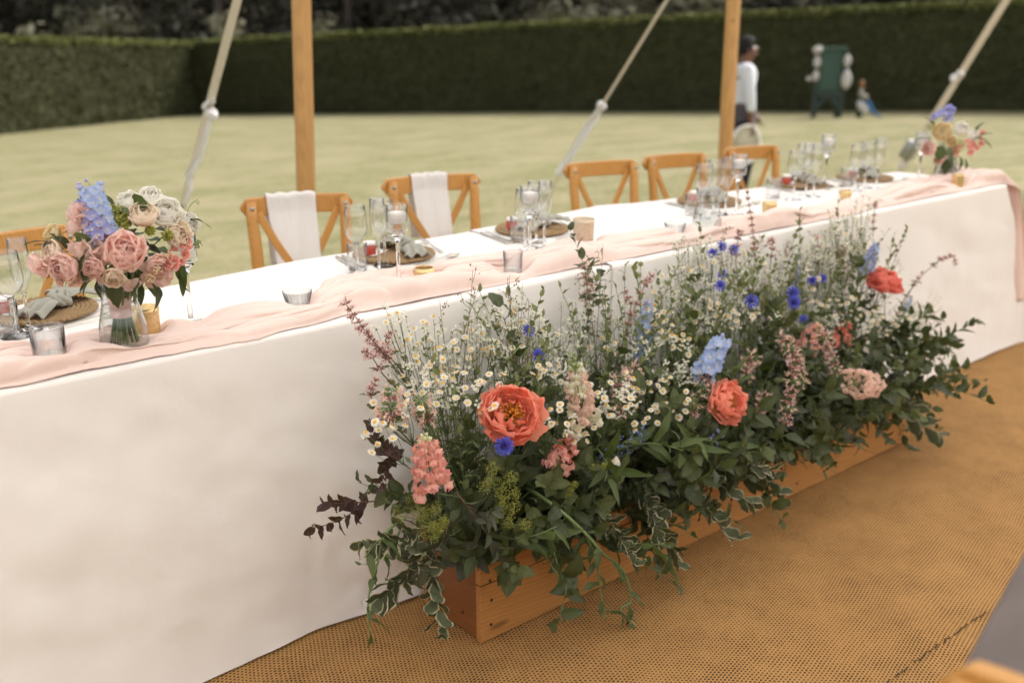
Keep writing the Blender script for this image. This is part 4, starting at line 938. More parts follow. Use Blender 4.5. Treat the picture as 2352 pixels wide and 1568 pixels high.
def rosette_mesh(name, n, L, W, mats, el=.3, cup=.3, ruf=.12, seed=0, center=None, nu=4, nv=4, curl=.3, tube=0, rings=1, claw=.3):
    mb = MB(); rg = random.Random(seed)
    for r_ in range(rings):
        for i in range(n):
            p = petal_mb(L*(1-.25*r_), W*(1-.2*r_), cup, curl, ruf, 3, seed+i+r_*9, .1, nu, nv, 1.2, claw); mb.merge(p, RZ(i*2*math.pi/n+r_*.6+rg.uniform(-.15, .15)) @ TL(0, L*.05, 0) @ RX(el+r_*.45+rg.uniform(-.15, .15)), 0)
    if center: mb.blob((0, 0, L*.12), center, 1, 6, 4)
    if tube: mb.tube([(0, 0, 0), (0, 0, -tube)], [L*.12, L*.05], 6, 0)
    return mb.mesh(name, mats)
DF = [rosette_mesh('floret', 5, .015, .0155, [MP_BLUE, MP_IVORY], .35, .2, .12, k, .0026, tube=.008) for k in range(3)]
DFL = [rosette_mesh('floret', 5, .013, .0145, [MP_LAV, MP_IVORY], .35, .2, .14, k+5, .0024, tube=.008) for k in range(2)]
def snap_mesh(mats, seed, s=1.0):
    mb = MB(); rg = random.Random(seed); mb.tube([(0, -.002, 0), (0, .006, 0), (0, .013, .001)], [.0035, .006, .0062], 8, 0)
    for az, el, L, W in ((-.5, .85, .019, .017), (.5, .85, .019, .017), (-.85, -.5, .017, .014), (0, -.8, .018, .014), (.85, -.5, .017, .014), (-.2, .2, .010, .012), (.25, .15, .010, .012)):
        p = petal_mb(L, W, -.2, -.5 if el < 0 else .5, .30, 4.2, rg.randrange(99), .22, 6, 5, 1.2, .45); mb.merge(p, TL(0, .011, 0) @ RZ(-az) @ RX(el), 0)
    mb.blob((0, .0110, -.001), .0042, 0, 8, 5, (1, .8, .9)); return mb.mesh('floret', mats)
SN = {'pink': [snap_mesh([MP_PINK], k) for k in range(3)], 'cream': [snap_mesh([MP_CREAM], k+3) for k in range(2)], 'blush': [snap_mesh([MP_PINKE], k+6) for k in range(3)], 'coral': [snap_mesh([MP_CORD], k+9) for k in range(2)]}
b_ = MB(); b_.blob((0, .006, 0), .0048, 0, 7, 5, (.8, 1.3, .9)); BUDC = {'pink': b_.mesh('bud', MP_CREAM), 'cream': b_.mesh('bud', M_BUDG), 'blush': b_.mesh('bud', M_BUDG), 'coral': b_.mesh('bud', MP_PINK), 'blue': b_.mesh('bud', MP_LAV)}
ST = [rosette_mesh('floret', 4, .013, .014, [MP_PINKE, M_BUDG], .45, .2, .18, k+30, .002, rings=2) for k in range(2)]
STP = [rosette_mesh('floret', 4, .011, .012, [MP_PINK, M_BUDG], .45, .2, .2, k+40, None, rings=3) for k in range(2)]
SP = [rosette_mesh('floret', 3, .028, .040, [MP_BLUSH], .75, .35, .22, k+50, None, 6, 5, .8) for k in range(2)]
PPET = [petal_mb(.060, .070, .16, 1.2, .12, 3.6, k, .13, 16, 10, 1.5, .30).mesh('petal', MP_COR) for k in range(4)]; PPETI = [petal_mb(.044, .046, .18, 1.1, .20, 4.6, k+7, .16, 16, 9, 1.5, .4).mesh('petal', MP_COR) for k in range(4)]
PPETD = [petal_mb(.058, .066, .30, 1.0, .09, 3.0, k+20, .15, 10, 8, 1.5, .3).mesh('petal', MP_CORD) for k in range(3)]
st_ = MB(); rg = random.Random(2)
for i in range(90):
    a = rg.random()*6.28; r = rg.uniform(.15, 1)*.018; p1 = Vector((math.cos(a)*r*1.1, math.sin(a)*r*1.1, .016+rg.uniform(-.004, .006)-r*.2)); st_.tube([(math.cos(a)*r*.4, math.sin(a)*r*.4, .002), p1], [.0005, .0005], 3); st_.blob(p1, .0013, 0, 4, 3, (1, 1, 1.6))
STAM = st_.mesh('stamens', M_STAM)
# tall spike protos are unique by their own stems; every flower is one thing
def box_base(head, spread=.6, z=.17):
    x = max(bx+.05, min(bl-.05, head.x+(random.random()-.5)*.16)); y = max(by0+.04, min(by1-.03, -.16+(head.y+.2)*.4)); return Vector((x, y, z))
def stem_obj(t, a, b, rad=.0016, bend=.3, mat=None, M0=None, side=None, n=10, nodes=0):
    """stem as a part; coordinates relative to the thing's base"""
    o = Vector(a); pts = [p-o for p in stem_pts(a, b, bend, n, side)]
    mb = MB(); mb.tube(pts, [rad*(1.25-.5*i/(n-1)) for i in range(n)], 6); obj('stem', mb, mat or M_STEM, t); return [p+o for p in pts]
def head_dir(towards=.6, up=.8, jit=.35, p=None):
    v = (CAM-p).normalized() if p is not None else Vector((-.6, -.7, .3)); d = v*towards+Vector((0, 0, up))+Vector((random.gauss(0, jit), random.gauss(0, jit), random.gauss(0, jit*.5))); return d.normalized()
def peony(px, y, label, s=1.0, fac=None, deep=False, open_=1.0, roll=0):
    h = Uy(*px, y); a = box_base(h); t = thing('peony', label, 'peony', a, 0, 'coral peonies'); n = (fac.normalized() if fac else head_dir(1, .6, 0, h)); hb = h-n*.03*s
    stem_obj(t, a, hb, .003, .2); T0 = Matrix.Translation(-a) @ TR(hb, n, roll, s); rg = random.Random(int(px[0]))
    P0 = PPETD if deep else PPET; P1 = PPETD if deep else PPETI
    for ring, (k, el, off, ss, pool) in enumerate(((8, .02, 0, 1.1, P0), (8, .32, .35, 1.05, P0), (8, .60, .1, .98, P0), (7, .85, .5, .95, P1), (6, 1.02, .2, .82, P1))):
        for i in range(k):
            # the upper side stands up behind the stamens, the lower side falls open
            az = i*2*math.pi/k+off+rg.uniform(-.15, .15); e = el*open_+rg.uniform(-.28, .22)
            link('petal', pool[rg.randrange(len(pool))], t, T0 @ RZ(az) @ TL(0, .010+.0025*ring, .0015*ring) @ RX(e) @ RY(rg.uniform(-.25, .25)) @ SC(ss*rg.uniform(.9, 1.1)))
    link('stamens', STAM, t, T0 @ TL(0, 0, .012) @ SC(1.35))
    mb = MB(); [mb.blob((.009*math.cos(q_), .009*math.sin(q_), -.004), .010, 0, 6, 4, (1, 1, .5)) for q_ in (0, 2.1, 4.2)]; obj('calyx', mb, M_STEM, t, T0); return t
def rose(t, T0, s, mats, seed, name='petal', n_out=7):
    """cupped garden rose: guard petals outside, swirled petals inside; parts of t"""
    rg = random.Random(seed); A = [petal_mb(.040, .046, .45, 1.15, .04, 2.6, seed+k, .10, 8, 7, 1.4, .45).mesh('petal', mats) for k in range(3)]; B = [petal_mb(.026, .030, .55, 1.0, .10, 3, seed+9+k, .12, 6, 6, 1.4, .6).mesh('petal', mats) for k in range(3)]
    for ring, (k, el, r, ss, pool) in enumerate(((n_out, .50, .006, 1.05, A), (n_out, .85, .007, .95, A), (6, 1.15, .008, .84, A), (6, 1.30, .011, .92, B), (6, 1.42, .007, .88, B), (5, 1.5, .003, .80, B))):
        for i in range(k): link(name, pool[rg.randrange(3)], t, T0 @ SC(s) @ RZ(i*2*math.pi/k+ring*.45+rg.uniform(-.12, .12)) @ TL(0, r, .002*ring) @ RX(el+rg.uniform(-.08, .08)) @ SC(ss*rg.uniform(.93, 1.07)))
def spike(kind, top, bot, y, label, cat, fl, buds, r0, n, s=1.0, name=None, group=None, yb=None, taper=.5, nb=5, base=None, grow=1.0):
    pt = Uy(*top, y); pb = Uy(*bot, y if yb is None else yb); a = base or box_base(pb)
    t = thing(name or kind, label, cat, a, 0, group); ax = (pt-pb); L = ax.length; ax.normalize(); pts = stem_obj(t, a, pb, .0022, .15)
    mb = MB(); mb.tube([pb-a, pt-a], [.0022, .0009], 6); obj('flower_stalk', mb, M_STEM, t); rg = random.Random(int(top[0]+top[1])); u = ax.orthogonal().normalized()
    for i in range(n):
        f = (i+.5)/n; f2 = f**.9*(1-nb*.035); p = pb+ax*L*f2; az = i*2.4; out = Quaternion(ax, az) @ u; d = (out+ax*.25).normalized(); r = r0*(1-taper*f)
        M = Matrix.Translation(p-a+out*r) @ out.to_track_quat('Y', 'Z').to_matrix().to_4x4() @ RX(rg.uniform(-.1, .45)) @ RY(rg.uniform(-.4, .4)) @ SC(s*(1.1-.45*f)*rg.uniform(.85, 1.1))
        if fl[0] is DF[0] or fl[0] is DFL[0] or fl[0] in ST or fl[0] in STP: M = M @ RX(-math.pi/2)
        link('floret', fl[rg.randrange(len(fl))], t, M)
    for i in range(nb*2):
        f = i/(nb*2); p = pb+ax*L*(1-nb*.035+nb*.04*f); out = Quaternion(ax, i*2.4) @ u
        link('bud', buds, t, Matrix.Translation(p-a+out*.002) @ (out+ax*(.4+f)).normalized().to_track_quat('Y', 'Z').to_matrix().to_4x4() @ SC(s*(1.0-.55*f)))
    return t
def cornflower(px, y, label, s=1.0, fac=None):
    h = Uy(*px, y); a = box_base(h); t = thing('cornflower', label, 'cornflower', a, 0, 'blue cornflowers'); n = fac.normalized() if fac else head_dir(.9, .35, .25, h)
    stem_obj(t, a, h-n*.008*s, .0009, .3, M_STEM); link('flower_head', CF, t, Matrix.Translation(-a) @ TR(h, n, random.random()*6, s)); return t
def daisy_spray(px, y, n, spr, label, zs=.55, droop=0, hs_=1.0, white=0, base=None, name='daisy_spray', node=.10):
    h = Uy(*px, y); a = base or box_base(h); t = thing(name, label, 'daisies', a, 0, 'sprays of small white daisies'); nd = h+(a-h).normalized()*min(node, (a-h).length*.6); mb = MB()
    pts = [p-a for p in stem_pts(a, nd, .1, 8)]; mb.tube(pts, [.0016-.0006*i/7 for i in range(8)], 5)
    heads = []
    for i in range(n):
        r = spr*math.sqrt((i+.5)/n); q_ = i*2.4; off = Vector((math.cos(q_)*r*HD[1]*1.1, -math.cos(q_)*r*HD[0], math.sin(q_)*r*zs*1.4))+Vector((random.gauss(0, .004), random.gauss(0, .012), random.gauss(0, .005))); p = h+off
        k = random.random()*.35; s0 = (nd-a)*(1-k)+pts[5]*k; m_ = (s0+(p-a))/2+Vector((off.x*.25, off.y*.25, -.006)); mb.tube([s0, m_, p-a], [.0008, .0006, .0005], 4); heads.append(p)
    for i in range(6):
        p = pts[3+i % 4]+Vector((0, 0, .004*i)); q_ = i*2.1; lf_ = leaf_mb(.024, .010, .2, .6, 4, .7); mb.merge(lf_, Matrix.Translation(p) @ RZ(q_) @ RX(.7), 0)
    obj('stems', mb, M_STEM, t)
    for i, p in enumerate(heads):
        d = head_dir(.75, .9, .45, p)
        if random.random() < white: link('white_cluster', WF, t, Matrix.Translation(-a) @ TR(p, d, random.random()*6, random.uniform(1.1, 1.6)))
        else: link('daisy_head', DH[random.randrange(4)], t, Matrix.Translation(-a) @ TR(p, d, random.random()*6, hs_*random.uniform(.85, 1.12)))
    return t
def mint_spire(path, label, nwh, pool=None, s=1.0, base=None, group='pink catmint spires', leaves=3, s0=.55, gap=1.0, whorl0=.35):
    nwh = int(nwh*1.35+.5); s = s*1.55
    """path: list of (px, y) from low to tip"""
    P = [Uy(*p, y) for p, y in path]; a = base or box_base(P[0]); t = thing('catmint_spire', label, 'catmint', a, 0, group); pts0 = [p-a for p in stem_pts(a, P[0], .0, 5)][:-1]
    fine = []
    for i in range(len(P)-1):
        for k in range(5): fine.append(P[i].lerp(P[i+1], k/5)-a)
    fine.append(P[-1]-a); allp = pts0+fine; mb = MB(); mb.tube(allp, [.0019-.0012*i/len(allp) for i in range(len(allp))], 5); obj('stem', mb, M_STEM if pool is not None else M_STEMD, t)
    m = len(fine)-1; pool = pool or WH
    for i in range(nwh):
        f = whorl0+(1-whorl0)*(i+.5)/nwh if nwh > 1 else .8; x_ = f*m; k = min(m-1, int(x_)); p = fine[k].lerp(fine[k+1], x_-k); d = (fine[k+1]-fine[k]).normalized()
        link('flower_whorl', pool[random.randrange(len(pool))], t, TR(p, d, random.random()*6, s*(1.15-s0*f)*random.uniform(.85, 1.1)))
    for i in range(leaves*2):
        k = int((i//2+.6)*m*.5/leaves); p = fine[k]; link('leaf', LF['mint'][i % 3], t, Matrix.Translation(p) @ RZ(i*math.pi+(i//2)*1.5) @ RX(.55) @ SC(.45))
    return t
def airy(px_tip, y, label, L, n, seed, budm, name='airy_seed_stem', cat='seed stem', base=None, spread=.05, br=8, budr=.0019, px_base=None, stemm=None, start=.35, kind='buds', group=None):
    """thin branching stem with tiny buds"""
    tip = Uy(*px_tip, y); a = base or (Uy(*px_base, y) if px_base else box_base(tip)); t = thing(name, label, cat, a, 0, group); rg = random.Random(seed); P = [p-a for p in stem_pts(a, tip, .05, 14, Vector((rg.uniform(-.03, .03), 0, 0)))]
    mb = MB(); mb.tube(P, [.0011-.0006*i/13 for i in range(14)], 5); bb = MB()
    for i in range(br):
        f = start+(1-start)*i/br; k = min(12, int(f*13)); p = P[k].lerp(P[k+1], f*13-k); ax = (P[k+1]-P[k]).normalized(); out = Quaternion(ax, i*2.4+seed) @ ax.orthogonal().normalized(); l = spread*(1.2-.9*f)*rg.uniform(.6, 1.3)
        q1 = p+(out+ax*.5)*l*.5; q2 = p+(out*.9+ax*1.1)*l; mb.tube([p, q1, q2], [.0006, .0005, .0004], 4)
        for j in range(n):
            c = q1.lerp(q2, j/n)+Vector((rg.gauss(0, .005), rg.gauss(0, .005), rg.gauss(0, .005))); mb.tube([q1.lerp(q2, j/n), c], [.0003, .0003], 3, cap=False); bb.blob(c, budr*rg.uniform(.7, 1.3), 0, 5, 4, (1, 1, 1.3))
    obj('stem', mb, stemm or M_STEMD, t); tag(obj(kind, bb, budm, t), kind='stuff'); return t
def lime(px, y, label, R_, n=6, mat=None, dens=120, dot=.0016, name='lady_mantle', cat='lady mantle'):
    h = Uy(*px, y); a = box_base(h, z=.18); t = thing(name, label, cat, a, 0, 'froths of lime lady mantle'); mb = MB(); bb = MB(); rg = random.Random(int(px[0])); nd = h+(a-h).normalized()*min(.07, (a-h).length*.5)
    mb.tube([p-a for p in stem_pts(a, nd, .1, 7)], .0013, 5)
    for i in range(n):
        q_ = i*2.4; r = R_*math.sqrt((i+.4)/n); c = h+Vector((math.cos(q_)*r*HD[1], -math.cos(q_)*r*HD[0]+rg.gauss(0, .01), math.sin(q_)*r)); mb.tube([nd-a, (nd+c)/2-a+Vector((0, 0, .004)), c-a], .0006, 4); cr = R_*.42
        for k in range(dens):
            d = Vector((rg.gauss(0, 1), rg.gauss(0, 1), rg.gauss(0, 1))).normalized()*cr*rg.random()**.4*Vector((1, 1, .7)).x; p = c-a+d
            x_ = dot*rg.uniform(.7, 1.3); u_ = Vector((rg.gauss(0, 1), rg.gauss(0, 1), rg.gauss(0, 1))).normalized(); v_ = u_.orthogonal().normalized(); w_ = u_.cross(v_)
            bb.add([p+v_*x_, p-v_*x_*.5+w_*x_*.87, p-v_*x_*.5-w_*x_*.87, p+u_*x_*.8], [(0, 1, 3), (1, 2, 3), (2, 0, 3)])
    obj('stems', mb, M_STEMV, t); tag(obj('froth', bb, mat or M_LIME, t), kind='stuff'); return t
def vine(path, label, leaves=8, tendr=5, rad=.0024, name='sweet_pea_vine', s=1.0, up=.35):
    P = [Uy(*p, y) for p, y in path]; a = P[0]; t = thing(name, label, 'vine', a, 0, 'trailing sweet pea vines'); f = []
    for i in range(len(P)-1):
        p0 = P[max(0, i-1)]; p1 = P[i]; p2 = P[i+1]; p3 = P[min(len(P)-1, i+2)]
        for k in range(6): u = k/6; f.append(.5*((2*p1)+(p2-p0)*u+(2*p0-5*p1+4*p2-p3)*u*u+(3*p1-p0-3*p2+p3)*u**3)-a)
    f.append(P[-1]-a); mb = MB(); m = len(f)-1; mb.tube(f, [rad*(1.2-.6*i/m) for i in range(m+1)], 6); obj('stem', mb, M_STEMV, t); rg = random.Random(int(path[0][0][0]))
    for i in range(leaves):
        k = int((i+.5)/leaves*m); d = Vector((rg.uniform(-1, 1), rg.uniform(-.8, .1), rg.uniform(-1.1, up))).normalized(); M = Matrix.Translation(f[k]) @ d.to_track_quat('Y', 'Z').to_matrix().to_4x4() @ SC(s*rg.uniform(.7, 1.2)); link('leaf', LF['vine' if i % 3 else 'long'][i % 2], t, M @ SC(.62) if i % 3 == 0 else M)
    for i in range(tendr):
        k = int((i+.3)/tendr*m); d = Vector((rg.uniform(-1, 1), rg.uniform(-.7, 0), rg.uniform(-.8, .5))).normalized(); u_ = d.orthogonal().normalized(); w_ = d.cross(u_); pts = []
        for j in range(20): g = j/19; r = .010*(g**1.5); pts.append(f[k]+d*.045*g+u_*r*math.cos(g*9)+w_*r*math.sin(g*9))
        mb = MB(); mb.tube(pts, [.0005]*20, 4); obj('tendril', mb, M_STEMV, t)
    return t

# ------------------------------------------------------------------ the planter arrangement: named flowers
peony((1176, 950), -.34, 'large open coral peony near the front left of the flowers', 1.2, Vector((-.45, -.85, .62)), roll=.4)
peony((1674, 922), -.39, 'half hidden coral peony low in the middle, leaves across it', .98, Vector((-.1, -.85, .35)), roll=1)
peony((2032, 642), -.17, 'red coral peony high at the right end of the flowers', 1.12, Vector((.1, -.35, 1)), True, 1.25)
spike('snapdragon', (975, 1000), (995, 1125), -.36, 'pink snapdragon spike low at the left, below the daisies', 'snapdragon', SN['pink'], BUDC['pink'], .012, 18, 1.4, group='snapdragons', taper=.35, nb=4)
spike('snapdragon', (1313, 815), (1345, 985), -.33, 'cream snapdragon spike right of the large peony', 'snapdragon', SN['blush']+SN['cream'], BUDC['cream'], .012, 19, 1.45, group='snapdragons', taper=.5, nb=6)
spike('snapdragon', (1320, 1005), (1270, 1085), -.32, 'coral snapdragon tucked under the cream one', 'snapdragon', SN['coral']+SN['pink'], BUDC['coral'], .010, 10, 1.4, group='snapdragons', nb=2)
spike('snapdragon', (1880, 745), (1845, 815), -.2, 'salmon snapdragon behind the drooping pink florets', 'snapdragon', SN['pink'], BUDC['coral'], .012, 9, 1.4, group='snapdragons', nb=2)
spike('snapdragon', (1945, 740), (1925, 800), -.16, 'deep pink snapdragon below the red coral peony', 'snapdragon', SN['coral'], BUDC['coral'], .010, 8, 1.3, group='snapdragons', nb=2)
spike('delphinium', (1487, 690), (1470, 850), -.14, 'tall sky blue delphinium behind the middle daisies', 'delphinium', DF, BUDC['blue'], .014, 24, 1.35, group='blue delphiniums', taper=.4, nb=3)
spike('delphinium', (1662, 775), (1612, 870), -.32, 'large sky blue delphinium head above the half hidden peony', 'delphinium', DF, BUDC['blue'], .018, 22, 1.6, group='blue delphiniums', taper=.1, nb=1)
spike('delphinium', (2012, 560), (1990, 620), -.14, 'small blue delphinium behind the red coral peony', 'delphinium', DF+DFL, BUDC['blue'], .012, 14, 1.35, group='blue delphiniums', taper=.4, nb=3)
spike('delphinium', (1832, 585), (1826, 690), -.07, 'faint blue delphinium behind the stacked cornflowers', 'delphinium', DFL, BUDC['blue'], .011, 16, 1.2, group='blue delphiniums', taper=.5, nb=4)
spike('delphinium', (2092, 685), (2080, 715), -.18, 'bit of blue delphinium at the right end under the red peony', 'delphinium', DF, BUDC['blue'], .007, 6, .9, group='blue delphiniums', nb=1)
spike('delphinium', (1655, 995), (1618, 1040), -.36, 'pale lavender delphinium low below the half hidden peony', 'delphinium', DFL, BUDC['blue'], .010, 7, 1.15, group='blue delphiniums', taper=.1, nb=1)
spike('garden_stock', (2015, 885), (1960, 880), -.44, 'blush pink stock head at the lower right', 'garden stock', ST, BUDC['cream'], .030, 30, 1.7, group='garden stocks', taper=.2, nb=2)
cf = [((1213, 760), -.14, 'left of the airy branch above the big peony'), ((1237, 815), -.2, 'just above right of the big peony'), ((1157, 1023), -.39, 'directly under the big open peony'), ((1637, 583), -.08, 'leftmost of the top trio under the runner'), ((1657, 567), -.08, 'middle of the top trio under the runner'), ((1684, 574), -.08, 'rightmost of the top trio under the runner'), ((1660, 630), -.12, 'upper of the pair left of centre right'), ((1654, 656), -.15, 'lower of the pair left of centre right'), ((1725, 692), -.22, 'large and open by the white feverfew'), ((1819, 672), -.18, 'upper of the stacked pair'), ((1822, 694), -.21, 'lower of the stacked pair'), ((1847, 733), -.23, 'below right of the stacked pair'), ((1866, 645), -.12, 'above right of the stacked pair'), ((1888, 640), -.12, 'left of the red coral peony')]
for i, (p, y, lb) in enumerate(cf): cornflower(p, y, 'blue cornflower, '+lb, 1.28 if i in (2, 8, 9, 10) else .95, Vector((-.5, -.9, .3)) if i in (2, 8, 9, 10) else None)
dz = [((905, 945), -.27, 12, .05, 'far left'), ((868, 1000), -.33, 9, .035, 'left, above the plum leaves'), ((960, 905), -.2, 10, .045, 'left, near the cloth'), ((900, 730), -.12, 7, .03, 'top left, tall'), ((945, 800), -.13, 12, .05, 'upper left'), ((1000, 850), -.15, 12, .05, 'left centre'), ((1050, 790), -.15, 6, .03, 'upper left, beside airy stem'), ((1060, 880), -.25, 10, .04, 'left of the big peony'), ((1105, 930), -.3, 6, .03, 'touching left of big peony'), ((1175, 720), -.1, 12, .06, 'tall above the big peony'), ((1150, 800), -.12, 9, .045, 'above the big peony, low'), ((1240, 850), -.25, 9, .03, 'right above the big peony'), ((1275, 960), -.36, 13, .045, 'right of the big peony'), ((1330, 990), -.34, 11, .04, 'below the cream snapdragon'), ((1375, 945), -.3, 9, .035, 'right of cream snapdragon'), ((1240, 750), -.12, 8, .045, 'beside the left cornflower'), ((1395, 800), -.14, 7, .035, 'left of the tall delphinium'), ((1515, 725), -.17, 12, .035, 'right of tall delphinium'), ((1530, 770), -.2, 14, .04, 'between the two large delphiniums'), ((1565, 790), -.22, 11, .035, 'left of the large delphinium head'), ((1500, 880), -.28, 10, .05, 'below the tall delphinium'), ((1540, 930), -.33, 12, .05, 'centre, left of hidden peony'), ((1480, 960), -.35, 8, .04, 'centre low'), ((1560, 640), -.08, 12, .06, 'tall in the centre'), ((1585, 700), -.1, 8, .04, 'centre, mid height'), ((1610, 610), -.08, 9, .05, 'tall, left of top cornflowers'), ((1640, 710), -.15, 9, .04, 'above the large delphinium head'), ((1690, 735), -.18, 10, .04, 'left of the large cornflower'), ((1740, 720), -.16, 9, .035, 'right below large cornflower'), ((1850, 600), -.08, 10, .05, 'tall right, behind cornflowers'), ((1920, 560), -.08, 12, .06, 'tall right, nearest the runner'), ((1960, 510), -.07, 10, .05, 'topmost at the right'), ((1950, 700), -.16, 10, .045, 'left under the red peony'), ((2000, 725), -.2, 14, .05, 'below the red peony'), ((2050, 740), -.22, 12, .045, 'right below the red peony'), ((2010, 760), -.24, 10, .04, 'second row below the red peony'), ((1880, 690), -.14, 7, .035, 'between cornflowers and red peony'), ((1140, 870), -.3, 6, .03, 'just over the big peony'), ((1440, 880), -.3, 7, .035, 'centre left, small'), ((1350, 900), -.3, 6, .025, 'behind cream snapdragon')]
for p, y, n, spr, lb in dz: daisy_spray(p, y, n, spr, f'spray of small white daisies, {lb}', white=.5 if y > -.13 else .12)
dm = [((1700, 640), -.1), ((1760, 640), -.09), ((1790, 610), -.07), ((1900, 620), -.08), ((1985, 470), -.06), ((1700, 690), -.14), ((1330, 720), -.09), ((1300, 780), -.12), ((1580, 560), -.07), ((1090, 760), -.09), ((1620, 660), -.1), ((1475, 800), -.2), ((1860, 560), -.07)]
ml = ['upper right, left of stack', 'above the stacked cornflowers', 'over the faint delphinium', 'left of blue delphinium top', 'topmost, against the runner', 'left of large cornflower', 'upper left of centre', 'left centre, behind snapdragon', 'thin, just under the runner', 'upper left, beside airy branch', 'between cornflower pairs', 'against tall delphinium', 'high behind the daisies, right']
for (p, y), lb in zip(dm, ml): daisy_spray(p, y, 9, .045, f'wispy stem of tiny white blossom, {lb}', white=1, name='white_blossom_stem')
wl = [((905, 790), -.11), ((975, 760), -.1), ((1030, 830), -.12), ((1110, 800), -.1), ((1130, 740), -.09), ((1210, 770), -.1), ((1260, 800), -.11), ((1290, 860), -.2), ((1410, 760), -.09), ((1450, 720), -.08), ((1530, 680), -.08), ((1600, 740), -.13), ((1625, 580), -.06), ((1670, 700), -.12), ((1720, 600), -.06), ((1780, 660), -.09), ((1830, 640), -.08), ((1880, 590), -.06), ((1925, 520), -.06), ((1950, 580), -.07), ((1980, 560), -.07), ((1900, 740), -.16), ((1010, 900), -.2), ((940, 870), -.16), ((1420, 920), -.33), ((1560, 860), -.27)]
wn = ['at the far left of the flowers', 'over the left daisies', 'between left daisies and airy stem', 'behind the big peony', 'above and behind the big peony', 'beside the upper left cornflower', 'right of the lower left cornflower', 'above the cream snapdragon', 'left of the tall delphinium', 'just above the tall delphinium', 'right above the tall delphinium', 'between the delphiniums', 'touching the top cornflowers', 'below the cornflower pairs', 'under the tallest spire', 'left above the stacked cornflowers', 'just above the stacked cornflowers', 'high, right of the tallest spire', 'highest at the right, left part', 'high, above the red peony', 'high, left of the blue top', 'left of the red peony, lower', 'above the pink snapdragon', 'at left, mid height', 'low centre, left of forget me nots', 'left of the large delphinium head']
for (p, y), lb in zip(wl, wn): daisy_spray(p, y, 15, .05, f'frothy stem of cream white blossom {lb}', white=.82, name='white_blossom_stem')
# pink brown catmint spires
sp_ = [([((950, 900), -.15), ((895, 830), -.15), ((850, 775), -.15), ((790, 692), -.14)], 'thick pink catmint spire leaning left over the pink runner', 9, None, 1.15, .45),
 ([((930, 860), -.14), ((900, 825), -.14), ((885, 780), -.13), ((898, 762), -.12)], 'short pink catmint tip beside the leaning spire', 3, None, .9, .5),
 ([((920, 900), -.18), ((880, 860), -.18), ((850, 812), -.17), ((832, 806), -.17)], 'small pink catmint side shoot at far left', 3, None, 1.0, .5),
 ([((1725, 720), -.08), ((1735, 600), -.07), ((1728, 520), -.06), ((1716, 436), -.05)], 'tallest pink catmint spire, rising over the runner', 8, None, .95, .55),
 ([((1400, 880), -.12), ((1445, 740), -.12), ((1480, 655), -.11), ((1497, 632), -.11)], 'pink catmint spray arching left of the tall delphinium', 5, None, 1.15, .5),
 ([((1410, 860), -.14), ((1440, 760), -.14), ((1450, 700), -.13), ((1435, 665), -.12)], 'pink catmint with drooping tips above centre', 4, None, 1.0, .5),
 ([((1370, 820), -.08), ((1355, 700), -.07), ((1345, 640), -.06), ((1342, 600), -.05)], 'pale catmint beside the tall mercury votive', 5, WHB, .85, .4),
 ([((1700, 700), -.08), ((1690, 600), -.07), ((1695, 550), -.06), ((1700, 528), -.06)], 'dusky catmint left of the tallest spire', 4, None, .95, .3),
 ([((1760, 700), -.09), ((1770, 600), -.07), ((1775, 560), -.07), ((1768, 548), -.06)], 'dusky catmint right of the tallest spire', 4, None, .9, .3),
 ([((1940, 720), -.1), ((1930, 640), -.09), ((1930, 590), -.08), ((1938, 565), -.08)], 'pale pink catmint left of the red peony', 5, WHB, 1.1, .4),
 ([((2010, 640), -.1), ((2005, 540), -.07), ((2008, 480), -.06), ((2010, 462), -.05)], 'dark tipped catmint high at the right', 5, None, .8, .5),
 ([((2080, 680), -.15), ((2120, 630), -.15), ((2160, 595), -.16), ((2190, 585), -.17), ((2196, 610), -.18)], 'catmint arching out over the cloth at the right end', 5, None, .9, .4),
 ([((2080, 690), -.17), ((2100, 650), -.18), ((2122, 620), -.18)], 'short catmint shoot right of the red peony', 2, None, .8, .4),
 ([((1880, 620), -.08), ((1880, 560), -.07), ((1875, 540), -.06)], 'small catmint behind the stacked cornflowers', 3, None, .9, .3),
 ([((930, 1000), -.25), ((905, 975), -.28), ((895, 935), -.28), ((900, 890), -.27)], 'pale pink catmint plume at the left among daisies', 6, WHB, 1.3, .3),
 ([((1000, 1000), -.25), ((975, 950), -.28), ((965, 915), -.28)], 'pale pink catmint plume above the pink snapdragon', 4, WHB, 1.2, .3),
 ([((860, 950), -.2), ((850, 900), -.22), ((865, 870), -.22)], 'faded catmint at the left edge of flowers', 3, None, .9, .4)]
for path, lb, n, pool, s, s0 in sp_: mint_spire(path, lb, n, pool, s, s0=s0, leaves=2)
dr = [([((1760, 790), -.30), ((1800, 775), -.36), ((1830, 830), -.40), ((1845, 885), -.42)], 'thick drooping cluster of pale pink florets, left', 8), ([((1800, 800), -.36), ((1825, 820), -.40), ((1815, 900), -.42), ((1805, 975), -.43)], 'long tail of drooping pale pink florets', 8), ([((1860, 780), -.32), ((1895, 770), -.36), ((1910, 820), -.38), ((1925, 860), -.40)], 'drooping pink florets above the blush stock', 7), ([((1740, 800), -.24), ((1720, 830), -.28), ((1715, 870), -.3)], 'drooping pale florets right of the large delphinium', 4), ([((1440, 860), -.24), ((1420, 880), -.28), ((1425, 960), -.33)], 'drooping pale florets left of centre', 5), ([((1450, 820), -.2), ((1455, 860), -.24), ((1450, 905), -.28)], 'drooping mauve florets under the tall delphinium', 5), ([((1750, 880), -.3), ((1755, 920), -.34), ((1740, 950), -.36)], 'drooping florets right of hidden peony', 4), ([((1640, 830), -.3), ((1610, 890), -.34), ((1590, 960), -.36)], 'drooping white florets left of hidden peony', 4)]
